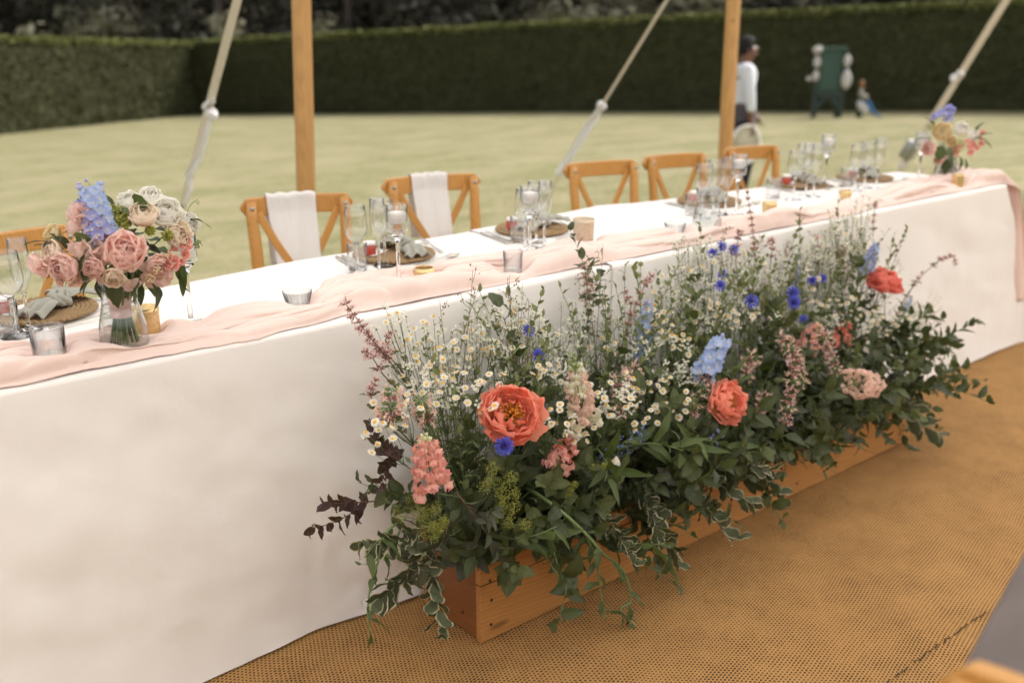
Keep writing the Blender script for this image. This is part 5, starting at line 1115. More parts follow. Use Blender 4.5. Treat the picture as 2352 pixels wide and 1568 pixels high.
for path, lb, n in dr: mint_spire(path, lb, n, WHB+[WH[1]], 1.15, s0=.35, leaves=1, group='drooping pale florets', whorl0=.25)
M_BUDY = simple('tan seed bud', (.30, .24, .10, 1), .7, .3); M_BUDW = simple('whitish bud', (.62, .60, .48, 1), .7, .2); M_BUDP = simple('dusky pink bud', (.42, .28, .22, 1), .7, .3)
airy((1086, 620), -.16, 'thin dark airy seed stem, tallest on the left', .4, 4, 1, M_BUDY, br=11, spread=.075, group='airy stems')
airy((1170, 640), -.18, 'dark airy seed stem leaning left above the big peony', .4, 6, 2, M_BUDY, br=10, spread=.07, start=.5, group='airy stems')
airy((1215, 690), -.18, 'airy seed stem close above the big peony', .4, 5, 3, M_BUDY, br=9, spread=.06, start=.5, group='airy stems')
airy((1385, 560), -.14, 'airy seed stem crossing the tall mercury votive', .4, 4, 4, M_BUDY, br=11, spread=.07, start=.4, group='airy stems')
airy((1010, 690), -.14, 'airy seed stem with green buds at the left', .4, 4, 5, M_BUDY, br=9, spread=.06, start=.5, stemm=M_STEM, group='airy stems')
airy((1290, 700), -.12, 'airy seed stem midway, pale', .4, 4, 6, M_BUDW, br=9, spread=.06, start=.4, stemm=M_STEM, group='airy stems')
for i, (p, y, lb) in enumerate((((1950, 480), -.07, 'white belled airy stem highest at the right'), ((1905, 520), -.06, 'white belled airy stem right, near the runner'), ((1985, 530), -.08, 'white belled airy stem above red peony'), ((1560, 560), -.07, 'white belled airy stem at centre'), ((1590, 600), -.08, 'white belled airy stem right of centre'), ((1340, 620), -.07, 'dusky airy stem behind the flowers left of centre'), ((1800, 560), -.06, 'dusky airy stem above stacked cornflowers'), ((1660, 520), -.06, 'dusky airy stem over the top cornflowers'), ((1750, 540), -.06, 'dusky airy stem beside the tallest spire'), ((1870, 530), -.06, 'pale airy stem right of tallest spire'), ((1200, 650), -.1, 'pale airy stem above the left cornflower'), ((2060, 600), -.1, 'pale airy stem right of the red peony top'))):
    airy(p, y, lb, .4, 6, 20+i, M_BUDP if 'dusky' in lb else M_BUDW, br=13, spread=.06, start=.35, stemm=M_STEM, budr=.0024, group='airy stems')
lm = [((965, 1185), -.33, .045, 'at the lower left above the variegated leaves'), ((1150, 1115), -.38, .040, 'below the large peony'), ((1165, 1180), -.39, .035, 'low, under the large peony'), ((1000, 1215), -.36, .03, 'lower left, behind the olive leaves'), ((1750, 1060), -.38, .03, 'low centre right over the box'), ((1360, 1075), -.36, .02, 'low, right of the coral snapdragon'), ((1770, 700), -.12, .05, 'blurred between the cornflowers'), ((1810, 730), -.14, .05, 'under the stacked cornflowers'), ((1300, 1120), -.36, .02, 'low centre left'), ((1880, 975), -.36, .04, 'low, below the drooping florets'), ((1470, 620), -.05, .02, 'small, high in the centre')]
for p, y, r, lb in lm: lime(p, y, f'lime green lady mantle froth, {lb}', r, n=7 if r > .03 else 4)
for i, (p, lb) in enumerate((((1440, 1010), 'left'), ((1420, 1050), 'middle'), ((1480, 1000), 'right'))): lime(p, -.37, f'tiny blue forget me nots low in the centre, {lb}', .03, 5, M_TINY, 9, .0022, 'forget_me_not', 'forget me not')
# drooping cream flower
h = Uy(1415, 1060, -.38); t = thing('drooping_cream_flower', 'single drooping cream bell flower low in the centre', 'flower', box_base(h)); a = t.location.copy()
stem_obj(t, a, h+Vector((0, .0, .012)), .0012, 1.2); [link('petal', petal_mb(.026, .02, .3, .3, .1, 3, k, .2).mesh('petal', MP_IVORY), t, Matrix.Translation(h-a+Vector((0, 0, .014))) @ RX(math.pi) @ RZ(k*1.256) @ RX(.95)) for k in range(5)]
# trailing vines
vine([((1205, 1120), -.22), ((1235, 1135), -.31), ((1290, 1175), -.38), ((1345, 1225), -.42), ((1385, 1270), -.43), ((1430, 1310), -.44), ((1450, 1375), -.45), ((1425, 1400), -.45), ((1462, 1440), -.46)], 'thick pale green vine trailing over the box front onto the matting', 12, 8, .0042)
vine([((1345, 1225), -.40), ((1370, 1290), -.41), ((1378, 1350), -.42), ((1392, 1425), -.43)], 'second vine strand hanging beside the thick one', 7, 4, .0028)
vine([((930, 1190), -.27), ((885, 1225), -.30), ((868, 1290), -.31), ((850, 1350), -.31), ((845, 1410), -.32), ((850, 1460), -.32)], 'vine hanging down past the cloth at the left of the box', 10, 4, .0026)
vine([((925, 1205), -.27), ((905, 1240), -.30), ((870, 1240), -.31), ((838, 1280), -.31)], 'short broad leaved shoot beside the left hanging vine', 5, 1, .0024, up=-.3)
vine([((2140, 790), -.2), ((2180, 800), -.22), ((2190, 850), -.24), ((2172, 895), -.25)], 'dark leafy tendril hanging at the right end', 8, 2, .002)

# ------------------------------------------------------------------ the planter arrangement: foliage
rg = random.Random(42)
def foliage(kinds, n, xr, yr, dirf, zr=(.16, .22), s=(.8, 1.25), group=None):
    for i in range(n):
        f = (i+rg.random())/n; x = xr[0]+(xr[1]-xr[0])*f; y = rg.uniform(*yr); k = kinds[rg.randrange(len(kinds))]
        place(k, (x, y, rg.uniform(*zr)), dirf(x, f), rg.random()*6.28, rg.uniform(*s), None, group)
def edge(x): return -1 if x < bx+.14 else (1 if x > bl-.16 else 0)
# dense body
foliage(['mint0', 'mint1', 'dark0', 'dark1', 'dark2', 'mint2', 'small0'], 74, (bx+.03, bl-.04), (-.24, -.12), lambda x, f: Vector((rg.uniform(-.45, .45)+edge(x)*.5, -rg.uniform(.0, .55), 1)))
foliage(['dark0', 'dark3', 'mint3', 'mint1', 'grey0'], 52, (bx+.03, bl-.03), (-.27, -.22), lambda x, f: Vector((rg.uniform(-.6, .6)+edge(x)*.6, -1, rg.uniform(.05, .9))), (.17, .26))
foliage(['mint2', 'mint3', 'small1', 'small2', 'dark2'], 40, (bx+.05, bl-.05), (-.12, -.07), lambda x, f: Vector((rg.uniform(-.35, .35), rg.uniform(-.1, .1), 1)), (.17, .3), (1.0, 1.7))
foliage(['small0', 'small1', 'small2'], 70, (bx+.02, bl-.02), (-.18, -.07), lambda x, f: Vector((rg.uniform(-.3, .3), rg.uniform(-.2, .05), 1)), (.30, .42), (1.1, 1.6))
foliage(['dark1', 'mint0', 'dark0', 'dark3'], 40, (bx+.02, bl-.02), (-.30, -.2), lambda x, f: Vector((rg.uniform(-.7, .7)+edge(x)*.4, -.9, rg.uniform(-.15, .5))), (.19, .23), (.7, 1.0))
foliage(['small0', 'small1', 'mint2', 'small2'], 30, (bx, bx+.75), (-.22, -.08), lambda x, f: Vector((rg.uniform(-.6, .2), rg.uniform(-.4, .1), 1)), (.2, .34), (1.0, 1.5))
foliage(['mint0', 'dark1', 'mint3'], 16, (bx, bx+.7), (-.24, -.12), lambda x, f: Vector((rg.uniform(-.6, .3), rg.uniform(-.7, .0), 1)), (.2, .28), (.9, 1.3))
# left end spill
for i in range(20): place(['mint1', 'dark2', 'dark0', 'grey1', 'small1', 'mint0'][i % 6], (bx+.05+rg.random()*.08, rg.uniform(-.26, -.1), .20+rg.random()*.08), Vector((-1, rg.uniform(-.6, .1), rg.uniform(.15, 1.3))), None, rg.uniform(.75, 1.15))
for i in range(14): place(['dark0', 'dark2', 'dark3', 'mint1'][i % 4], (bl-.12+rg.random()*.08, rg.uniform(-.26, -.08), .20+rg.random()*.08), Vector((1, rg.uniform(-.5, .1), rg.uniform(.2, 1.5))), None, rg.uniform(.7, 1.0))
def sp(key, px, y, d, s, label, group=None, back=.14, roll=None):
    """sprig whose middle stands at the given spot"""
    d = Vector(d).normalized(); c = Uy(*px, y); return place(key, c-d*back*s*.6, d, roll, s, label, group)
vg = 'cream edged variegated branches'
sp('var0', (950, 1290), -.34, (-.75, -.3, -.5), 1.1, 'cream edged grey leaf branch at the lower left corner of the box', vg)
sp('var1', (985, 1335), -.33, (-.5, -.35, -.8), 1.0, 'cream edged grey leaf branch hanging lowest at the left corner', vg)
sp('var2', (940, 1240), -.32, (-.9, -.2, -.1), .9, 'cream edged grey leaf branch under the lime froth at left', vg)
sp('var0', (1530, 1195), -.40, (.3, -.8, -.75), 1.1, 'cream edged leaf branch draped over the box front, centre left', vg)
sp('var1', (1500, 1150), -.39, (-.1, -.9, -.3), 1.0, 'cream edged leaf branch above the centre left drape', vg)
sp('var2', (1600, 1130), -.40, (.5, -.8, -.4), 1.1, 'cream edged leaf branch draped at the middle of the box', vg)
sp('var0', (1660, 1110), -.40, (.5, -.8, -.6), 1.0, 'cream edged leaf branch right of the middle drape', vg)
sp('var1', (1745, 1080), -.40, (.6, -.7, -.5), 1.1, 'cream edged leaf branch hanging by the low lime froth', vg)
sp('var2', (1700, 1050), -.38, (.2, -.8, .1), .9, 'cream edged leaf branch over the right middle of the box', vg)
sp('var1', (2080, 950), -.34, (.7, -.5, -.75), 1.2, 'cream edged leaf branch hanging at the right end of the box', vg)
sp('var0', (2050, 900), -.33, (.7, -.6, -.2), 1.1, 'cream edged leaf branch beside the blush stock', vg)
sp('var2', (1405, 1200), -.42, (.2, -.9, -.3), .8, 'small cream edged branch beside the thick vine', vg)
pg = 'dark plum leaf branches'
sp('purp0', (800, 1170), -.27, (-.95, -.15, .12), 1.0, 'dark plum leaf branch poking out furthest left', pg)
sp('purp1', (790, 1200), -.27, (-.9, -.2, -.25), .85, 'dark plum leaf branch just below the furthest left one', pg)
sp('purp0', (875, 1020), -.29, (-.6, -.4, .7), .75, 'dark plum leaf branch under the left daisies', pg)
sp('purp1', (905, 1040), -.30, (-.2, -.5, .5), .75, 'dark plum leaf branch left of the pink snapdragon', pg)
sp('purp0', (880, 1080), -.29, (-.6, -.3, -.1), .75, 'dark plum leaf branch midway down the left edge', pg)
gg = 'olive grey leaf branches'
sp('grey0', (1095, 1215), -.39, (.05, -.6, -.6), 1.1, 'olive grey leaf branch over the front left corner', gg)
sp('grey1', (1025, 1265), -.38, (-.5, -.5, -.5), 1.0, 'olive grey leaf branch reaching down the left corner', gg)
sp('grey0', (1120, 1170), -.38, (.1, -.7, .1), .9, 'olive grey leaf branch under the low lime froth', gg)
lg = 'long lily leaf stems'
sp('long0', (1200, 1245), -.39, (.5, -.8, -.05), .95, 'long leaf stem lying over the box front at left', lg)
sp('long1', (1275, 1260), -.41, (.2, -.7, -.7), .9, 'long leaf stem hanging beside the vine start', lg)
sp('long2', (1440, 1245), -.42, (.75, -.55, -.25), .95, 'long leaf stem pointing right over the box front', lg)
sp('long0', (1560, 1060), -.37, (-.2, -.7, .4), 1.0, 'long leaf stem below the forget me nots', lg)
sp('long1', (1480, 1010), -.36, (.2, -.8, .5), 1.0, 'long leaf stem in the centre', lg)
sp('long2', (1620, 1000), -.36, (.3, -.7, .3), .9, 'long leaf stem under the half hidden peony', lg)
sp('long0', (1690, 880), -.36, (-.1, -.5, .8), .55, 'long leaf shoot crossing the half hidden peony', lg)
sp('long1', (1900, 1000), -.37, (.1, -.5, -.8), .9, 'long leaf stem hanging over the box at right', lg)
sp('long2', (1980, 980), -.36, (.2, -.5, -.8), .7, 'long leaf stem hanging under the blush stock', lg)
sp('long0', (1400, 1050), -.37, (-.3, -.8, .1), .9, 'long leaf stem left of the drooping cream flower', lg)
dg = 'dark leafy branches'
for i, (p, y, d, s, lb) in enumerate((((2150, 800), -.2, (.9, -.3, .1), .95, 'furthest right, reaching over the cloth'), ((2160, 850), -.22, (.6, -.3, -.6), .85, 'lower far right, drooping'), ((2110, 900), -.27, (.5, -.4, -.7), .85, 'hanging at the right end of the box'), ((2080, 990), -.3, (.5, -.5, -.9), .8, 'hanging lowest at the right end'), ((2100, 840), -.24, (.8, -.5, .4), .9, 'right end, mid height'), ((2080, 780), -.2, (.7, -.3, .6), 1.2, 'right end, below the daisies'), ((1340, 740), -.08, (.1, 0, 1), .8, 'upright against the cloth left of centre'), ((1370, 660), -.06, (-.2, 0, 1), .7, 'upright and thin behind the catmint'))):
    sp('dark%d' % (i % 4), p, y, d, s, f'dark green leafy branch, {lb}', dg)
# wisps of grass at the right
for j, (bx_, sg) in enumerate((((2080, 760), .9), ((2100, 770), 1.1), ((2060, 750), .7))):
    a = Uy(*bx_, -.2); t = thing('grass_tuft', ['fine pale grass wisps at the right end, left tuft', 'fine pale grass wisps at the right end, longest tuft', 'fine pale grass wisps at the right end, shortest tuft'][j], 'grass', a, 0, 'grass wisps'); mb = MB()
    for k in range(16):
        tip = Vector((rg.uniform(.04, .14), rg.uniform(-.03, .03), rg.uniform(.02, .12)))*sg; mb.tube([(0, 0, 0), tip*.5+Vector((0, 0, .02)), tip], [.0006, .0005, .0002], 3, cap=False)
        for q_ in range(5): p = tip*(.55+.09*q_)+Vector((0, 0, .012)); mb.blob(p, .0016, 0, 4, 3, (1.8, 1, 1))
    obj('blades', mb, simple('pale wispy grass', (.30, .32, .16, 1), .8), t)

# ------------------------------------------------------------------ bouquets
def bouquet(vp, z0, label, items, s=1.0, nst=22, seed=1):
    """a hand tied bunch standing in its vase; vp = vase position"""
    base = Vector((vp[0], vp[1], z0)); rg = random.Random(seed); t = thing('bouquet', label, 'bouquet', base, 0, 'hand tied bouquets')
    tie_ = Vector((0, 0, .090*s))
    for i in range(nst):
        q_ = i*2.4; r = math.sqrt((i+.5)/nst); foot = Vector((.030*r*math.cos(q_), .032*r*math.sin(q_), .016+.006*rg.random()))*s; nk = tie_+Vector((.016*r*math.cos(q_+.5), .016*r*math.sin(q_+.5), 0))*s; up = tie_+Vector((.05*r*math.cos(q_+.8), .05*r*math.sin(q_+.8), .085))*s
        mb = MB(); mb.tube([foot, nk, up], [.0026*s, .0024*s, .0018*s], 6); obj('stem', mb, M_STEM if i % 3 else M_STEMV, t)
    mb = MB(); mb.lathe([(.0205*s, -.017*s), (.0212*s, -.016*s), (.0208*s, .012*s), (.0213*s, .022*s), (.0200*s, .023*s)], 24, tie_, wob=lambda q_, z: 1+.02*math.sin(q_*3)); rb = obj('ribbon', mb, M_RIB, t)
    mb = MB(); mb.blob((-.0165*s, -.0135*s, tie_.z), .0018*s, 0, 8, 5); obj('pin', mb, M_WAX, rb)
    return t, base
def W(h, base): return Matrix.Translation(h-base)
def in_b(px, yoff, vp): return Uy(*px, vp[1]+yoff)
def bq_stem(t, base, h, rad=.0016, mat=None):
    mb = MB(); p0 = Vector((0, 0, .15)); mb.tube([p0, (h-base)*.5+Vector((0, 0, .075)), h-base], rad, 5); obj('stem', mb, mat or M_STEM, t)
def cam_n(h, dx=0, dz=0): 
    v = (CAM-h).normalized(); return (v+Vector((RT[0], RT[1], 0))*dx+Vector((0, 0, dz))).normalized()
def cluster(t, base, h, mesh_list, n, r, s, up=.3, nm='floret', seed=0, flat=False):
    rg = random.Random(seed)
    for i in range(n):
        d = Vector((rg.gauss(0, 1), rg.gauss(0, 1), rg.gauss(0, 1))).normalized(); d = (d+cam_n(h)*.7+Vector((0, 0, up))).normalized(); p = h-base+d*r*rg.uniform(.5, 1); M = TR(p, d, rg.random()*6, s*rg.uniform(.8, 1.15))
        link(nm, mesh_list[rg.randrange(len(mesh_list))], t, M)
def bq_leaf(t, base, h, kind, d, s, roll=0):
    M = Matrix.Translation(h-base) @ Vector(d).normalized().to_track_quat('Y', 'Z').to_matrix().to_4x4() @ RY(roll) @ SC(s); link('leaf', LF[kind][0], t, M)
LF['round'] = leafset('leaf', [leaf_mb(.046, .038, .12, .6, 9, .6, 0, .05, 0, .85)], leafmat('round bouquet leaf', (.055, .085, .025, 1), (.085, .12, .04, 1), rough=.45))
rt = Vector((RT[0], RT[1], 0)); UPV = Vector((0, 0, 1)); toc = Vector((-HD[0], -HD[1], 0))
Rt_ = rt; VP = (V1[0], V1[1]); ZB = rz_(.6)
bq, bb = bouquet(VP, ZB, 'left bouquet with pink garden rose and blue delphinium standing in the vase', None)
R_ = lambda px, yo, s, mats, seed, dx=0, dz=0, nm='petal', no=7: rose(bq, W(in_b(px, yo, VP), bb) @ cam_n(in_b(px, yo, VP), dx, dz).to_track_quat('Z', 'Y').to_matrix().to_4x4(), s*1.32, mats, seed, nm, no)
R_((290, 586), -.135, 1.05, MP_ROSE, 100, .0, .25)
R_((330, 512), -.05, .78, MP_PEACH, 110, .1, 1.1)
R_((375, 505), .0, .90, MP_IVORY, 120, .3, .7); R_((300, 478), .02, .62, MP_IVORY, 130, -.1, 1.2); R_((395, 545), -.02, .78, MP_PEACH, 140, .7, .3)
R_((345, 470), .03, .66, MP_IVORY, 146, .2, 1.2); R_((420, 520), .02, .66, MP_IVORY, 148, .9, .5)
R_((138, 582), -.02, .58, MP_PEACH, 150, -.9, .2); R_((135, 545), .01, .50, MP_YEL, 160, -.9, .6)
R_((168, 612), -.05, .80, MP_BLUSH, 170, -.6, -.1); R_((262, 626), -.10, .56, MP_PEACH, 180, -.1, -.5); R_((352, 606), -.06, .66, MP_BLUSH, 190, .5, -.2)
R_((225, 612), -.09, .55, MP_BLUSH, 200, -.4, -.1)
for i, (p, yo, r, s) in enumerate((((205, 540), -.05, .020, 1.0), ((215, 575), -.08, .020, 1.0), ((190, 505), -.03, .018, .9), ((250, 620), -.1, .018, .8), ((300, 634), -.1, .013, .7), ((120, 610), -.04, .020, .9), ((195, 622), -.06, .016, .8), ((365, 628), -.06, .014, .8), ((340, 632), -.06, .012, .7))): cluster(bq, bb, in_b(p, yo+.02, VP), SP, 6, r, s*1.05, .1, 'petal', i)
for i, (p, yo, n, r, s) in enumerate((((408, 590), -.05, 12, .024, 1.0), ((425, 560), -.04, 9, .016, .9), ((385, 605), -.07, 8, .020, 1.1))): cluster(bq, bb, in_b(p, yo, VP), STP, n, r, s, .2, 'floret', 20+i)
cluster(bq, bb, in_b((155, 635), -.05, VP), ST, 8, .022, 1.0, 0, 'floret', 31)
for i in range(46):      # leaves that fill the inside of the bunch
    q_ = i*2.4; r = .095*math.sqrt((i+.5)/46); c_ = in_b((275+r*950*math.cos(q_), 575+r*800*math.sin(q_)), .02, VP); bq_leaf(bq, bb, c_, 'dark' if i % 2 else 'round', Rt_*math.cos(q_)+UPV*math.sin(-q_)*.8+toc*.5, .8)
# delphinium spike inside the bunch
a_, b_2 = in_b((205, 420), .0, VP), in_b((238, 565), -.07, VP); ax = (a_-b_2); u0 = ax.normalized().orthogonal().normalized(); mb = MB(); mb.tube([Vector((0, 0, .15)), b_2-bb, a_-bb], [.002, .0018, .0008], 6); obj('stem', mb, M_STEM, bq)
for i in range(38):
    f = (i+.5)/38; out = (Quaternion(ax.normalized(), i*2.4) @ u0+cam_n(a_)*.5).normalized(); p = b_2+ax*f*.93+out*(.027*(1-.45*f)); link('floret', (DF+DFL)[(i*7) % 5], bq, TR(p-bb, out+ax.normalized()*.2, i, 1.18-.4*f))
for i in range(7):
    f = .9+i*.02; out = Quaternion(ax.normalized(), i*2.4) @ u0; link('bud', BUDC['blue'], bq, Matrix.Translation(b_2+ax*f+out*.014-bb) @ out.to_track_quat('Y', 'Z').to_matrix().to_4x4() @ SC(1.3-.1*i))
def froth(t, base, h, r, n, mat=M_LIME, dot=.0016, seed=0, name='froth'):
    rg = random.Random(seed); m2 = MB()
    for k in range(n):
        d = Vector((rg.gauss(0, 1), rg.gauss(0, 1), rg.gauss(0, 1))).normalized(); m2.blob(h-base+d*r*rg.random()**.35, dot*rg.uniform(.7, 1.3), 0, 4, 3)
    tag(obj(name, m2, mat, t), kind='stuff')
for i, (p, yo, r) in enumerate((((268, 490), -.03, .020), ((275, 520), -.05, .020), ((385, 540), -.06, .012), ((285, 505), -.04, .018), ((345, 530), -.07, .010), ((185, 470), .0, .012))): froth(bq, bb, in_b(p, yo, VP), r, 170, M_LIME if i < 5 else M_TINY, .0017, i)
M_ASTR = simple('cream astilbe', (.75, .58, .36, 1), .8, .2)
for i, (p, yo) in enumerate((((370, 595), -.08), ((360, 620), -.09), ((345, 640), -.09), ((390, 588), -.08))): froth(bq, bb, in_b(p, yo, VP), .010, 60, M_ASTR, .0015, 30+i, 'astilbe')
for p, yo, k, d, s in (((190, 580), -.07, 'round', -rt*.3+toc*.4-UPV*.6, 1.0), ((195, 565), -.07, 'round', UPV+toc*.3, .8), ((215, 590), -.07, 'round', rt+toc*.3-UPV*.2, .7), ((325, 480), -.05, 'round', UPV+toc*.2, .8), ((300, 485), -.04, 'round', -rt+UPV*.4+toc*.4, .7), ((312, 478), -.04, 'round', rt*.9+UPV*.4+toc*.3, .7), ((262, 480), 0, 'dark', -rt*.3+UPV, .6), ((160, 575), -.03, 'dark', -rt*.5+UPV, .7), ((140, 565), -.02, 'grey', -rt*.8+UPV*.2, .9), ((110, 555), -.02, 'grey', -rt+UPV*.1, .8), ((120, 545), -.02, 'grey', -rt*.7-UPV*.5, .6), ((265, 630), -.08, 'dark', -UPV-rt*.1+toc*.3, 1.0), ((320, 640), -.1, 'round', -UPV-rt*.5+toc*.3, 1.15), ((345, 645), -.07, 'dark', -UPV*.9+rt*.4, .9), ((360, 655), -.06, 'dark', -UPV+rt*.15, .8), ((240, 630), -.07, 'dark', -rt-UPV*.25, .9), ((225, 640), -.06, 'dark', -rt*.3-UPV, .6), ((418, 600), -.03, 'long', -UPV+rt*.02+toc*.2, .66), ((410, 590), -.03, 'long', -UPV-rt*.15+toc*.2, .62), ((428, 500), .01, 'vine', -rt*.5+UPV*.9, 1.0), ((430, 502), .01, 'long', rt+UPV*.04, .42), ((230, 600), -.05, 'dark', -UPV, .8), ((300, 545), -.03, 'dark', -rt*.5, .9), ((255, 560), -.04, 'dark', rt, 1.0), ((210, 625), -.06, 'dark', rt*.2+UPV*.3+toc, .8)):
    bq_leaf(bq, bb, in_b(p, yo, VP), k, d, s, rg.uniform(-.3, .3))
mb = MB(); h = in_b((428, 500), .01, VP)-bb
P3 = [in_b(p, .01, VP)-bb for p in ((428, 500), (432, 480), (440, 468), (452, 458), (458, 465), (455, 470), (450, 463))]; mb.tube(P3, [.0009]*7, 5); obj('tendril', mb, M_STEMV, bq)
mb = MB(); mb.tube([Vector((0, 0, .15)), in_b((400, 520), 0, VP)-bb, h], .0012, 5); obj('stem', mb, M_STEMV, bq)
mb = MB(); P3 = [in_b(p, -.03, VP)-bb for p in ((190, 585), (165, 590), (130, 615), (108, 640))]; mb.tube(P3, .0011, 5); obj('stem', mb, M_STEM, bq); froth(bq, bb, in_b((108, 628), -.03, VP), .007, 25, M_BUDY, .0018, 50, 'buds'); froth(bq, bb, in_b((130, 560), -.02, VP), .016, 60, M_BUDY, .0012, 51, 'buds'); froth(bq, bb, in_b((455, 560), -.03, VP), .009, 30, M_BUDG, .0018, 52, 'buds')
# right bouquet
VQ = (V3[0], V3[1]); bq, bb2 = bouquet(VQ, rz_(4), 'far right bouquet with peach rose on top of the table end', None, 1.0, 16, 3); bb = bb2
Q_ = lambda px, yo, s, mats, seed, dx=0, dz=0: rose(bq, W(in_b(px, yo, VQ), bb) @ cam_n(in_b(px, yo, VQ), dx, dz).to_track_quat('Z', 'Y').to_matrix().to_4x4(), s*1.4, mats, seed)
Q_((2167, 308), -.05, 1.0, MP_YEL, 300, -.1, .3); Q_((2142, 340), -.03, .8, MP_BLUSH, 310, -.7, -.1); Q_((2205, 305), -.01, .8, MP_IVORY, 320, .3, .8); Q_((2228, 318), -.0, .7, MP_IVORY, 330, .7, .6); Q_((2182, 325), -.06, .6, MP_YEL, 340, .2, 0); Q_((2160, 362), -.03, .55, MP_BLUSH, 350, -.4, -.5)
for i, (p, r, n) in enumerate((((2215, 345), .035, 12), ((2240, 335), .03, 9), ((2195, 350), .02, 6), ((2257, 308), .012, 3))): cluster(bq, bb, in_b(p, -.03, VQ), STP, n, r, 1.5, .1, 'floret', 60+i)
for i, (p, r, n) in enumerate((((2168, 268), .022, 7), ((2180, 255), .014, 4), ((2150, 275), .012, 3))): cluster(bq, bb, in_b(p, 0, VQ), DFL, n, r, 1.5, .4, 'floret', 70+i)
for p, k, d, s in (((2160, 335), 'round', -UPV+toc*.4, 1.3), ((2180, 340), 'round', -UPV+rt*.3+toc*.3, 1.4), ((2140, 320), 'dark', -rt+UPV*.3, 1.0), ((2145, 290), 'dark', -rt*.6+UPV, .8), ((2235, 320), 'dark', rt+UPV*.2, 1.0), ((2248, 315), 'dark', rt+UPV*.7, .9), ((2255, 325), 'dark', rt-UPV*.2, .8), ((2190, 360), 'dark', -UPV, 1.0), ((2205, 360), 'dark', -UPV+rt*.4, .9), ((2215, 365), 'dark', -UPV+rt*.6, .8), ((2175, 365), 'dark', -UPV-rt*.1+toc*.2, 1.0), ((2170, 350), 'dark', -UPV*.5-rt, .9), ((2240, 305), 'dark', UPV+rt*.3, .8)): bq_leaf(bq, bb, in_b(p, -.04, VQ), k, d, s)
froth(bq, bb, in_b((2200, 335), -.05, VQ), .03, 120, M_LIME, .002, 80); froth(bq, bb, in_b((2140, 290), -.0, VQ), .02, 80, M_LIME, .002, 81)

# ------------------------------------------------------------------ the waiter
F_ = 10.35; rr = ray(1714, 90); g = CAM+rr*(F_/1.0*1.0/ (rr.x*HD[0]+rr.y*HD[1])); gx, gy = g.x, g.y; gz = lawn_z(gx, gy)
Hh = g.z-gz
pr_ = thing('person', 'person in white shirt and dark apron carrying a tray behind the right pole', 'person', (gx, gy, gz)); Rt = Vector((RT[0], RT[1], 0)); Fw = Vector((HD[0], HD[1], 0))
k_ = Hh/1.65
def bp(r, f, z): return (Rt*r+Fw*f+Vector((0, 0, z)))*k_
def skin(name, verts, edges, radii, mat, parent, root=0, sub=2):
    me = bpy.data.meshes.new(name); me.from_pydata([tuple(v) for v in verts], edges, []); o = bpy.data.objects.new(name, me); COL.objects.link(o); o.parent = parent; me.materials.append(mat)
    m = o.modifiers.new('skin', 'SKIN'); m.use_smooth_shade = True
    for i, r in enumerate(radii): me.skin_vertices[0].data[i].radius = (r*k_, r*k_) if not hasattr(r, '__len__') else (r[0]*k_, r[1]*k_); me.skin_vertices[0].data[i].use_root = (i == root)
    s_ = o.modifiers.new('sub', 'SUBSURF'); s_.levels = sub; s_.render_levels = sub; return o
M_SKIN = simple('warm brown skin', (.16, .07, .04, 1), .45, .08); M_HAIR = simple('black hair', (.006, .005, .006, 1), .9, .2, 90); M_SHIRT = clothmat('white cotton shirt', (.66, .68, .74, 1)); M_APR = clothmat('charcoal apron', (.085, .072, .082, 1)); M_TROU = clothmat('black trousers', (.018, .018, .024, 1))
# body facing to the right of the picture (rt axis), f is away from the camera
V_ = [bp(0, 0, .88), bp(-.005, 0, 1.08), bp(0, 0, 1.24), bp(-.01, 0, 1.38), bp(.01, 0, 1.44), bp(.03, 0, 1.535), bp(.035, 0, 1.60),
      bp(0, -.15, 1.34), bp(.03, -.20, 1.10), bp(.055, -.20, .90), bp(.06, -.20, .83), bp(0, .15, 1.34), bp(.06, .19, 1.10), bp(.16, .17, .92), bp(.19, .16, .87),
      bp(0, -.085, .80), bp(.09, -.085, .47), bp(.04, -.085, .10), bp(.11, -.085, .035), bp(0, .085, .80), bp(-.02, .085, .47), bp(-.13, .085, .12), bp(-.07, .085, .04), bp(.09, 0, 1.50)]
E_ = [(0, 1), (1, 2), (2, 3), (3, 4), (4, 5), (5, 6), (3, 7), (7, 8), (8, 9), (9, 10), (3, 11), (11, 12), (12, 13), (13, 14), (0, 15), (15, 16), (16, 17), (17, 18), (0, 19), (19, 20), (20, 21), (21, 22), (5, 23)]
R__ = [.12, .105, .12, .08, .052, .090, .080, .055, .042, .032, .026, .055, .042, .032, .026, .085, .058, .040, .035, .085, .058, .040, .035, .035]
skin('body', V_, E_, R__, M_SKIN, pr_)
skin('shirt', [bp(-.005, 0, .93), bp(-.005, 0, 1.08), bp(-.005, 0, 1.24), bp(0, 0, 1.37), bp(.005, 0, 1.43), bp(.0, -.15, 1.35), bp(.035, -.205, 1.10), bp(.058, -.205, .93), bp(0, .15, 1.35), bp(.06, .195, 1.10), bp(.15, .175, .95)], [(0, 1), (1, 2), (2, 3), (3, 4), (3, 5), (5, 6), (6, 7), (3, 8), (8, 9), (9, 10)], [.135, .125, .138, .10, .062, .075, .058, .048, .075, .058, .048], M_SHIRT, pr_)
mb = MB(); mb.lathe([(.130, 1.01), (.145, .96), (.155, .88), (.150, .78), (.135, .68), (.128, .66)], 24); o_ = obj('apron', mb, M_APR, pr_, Matrix.Scale(k_, 4), solid=.004)
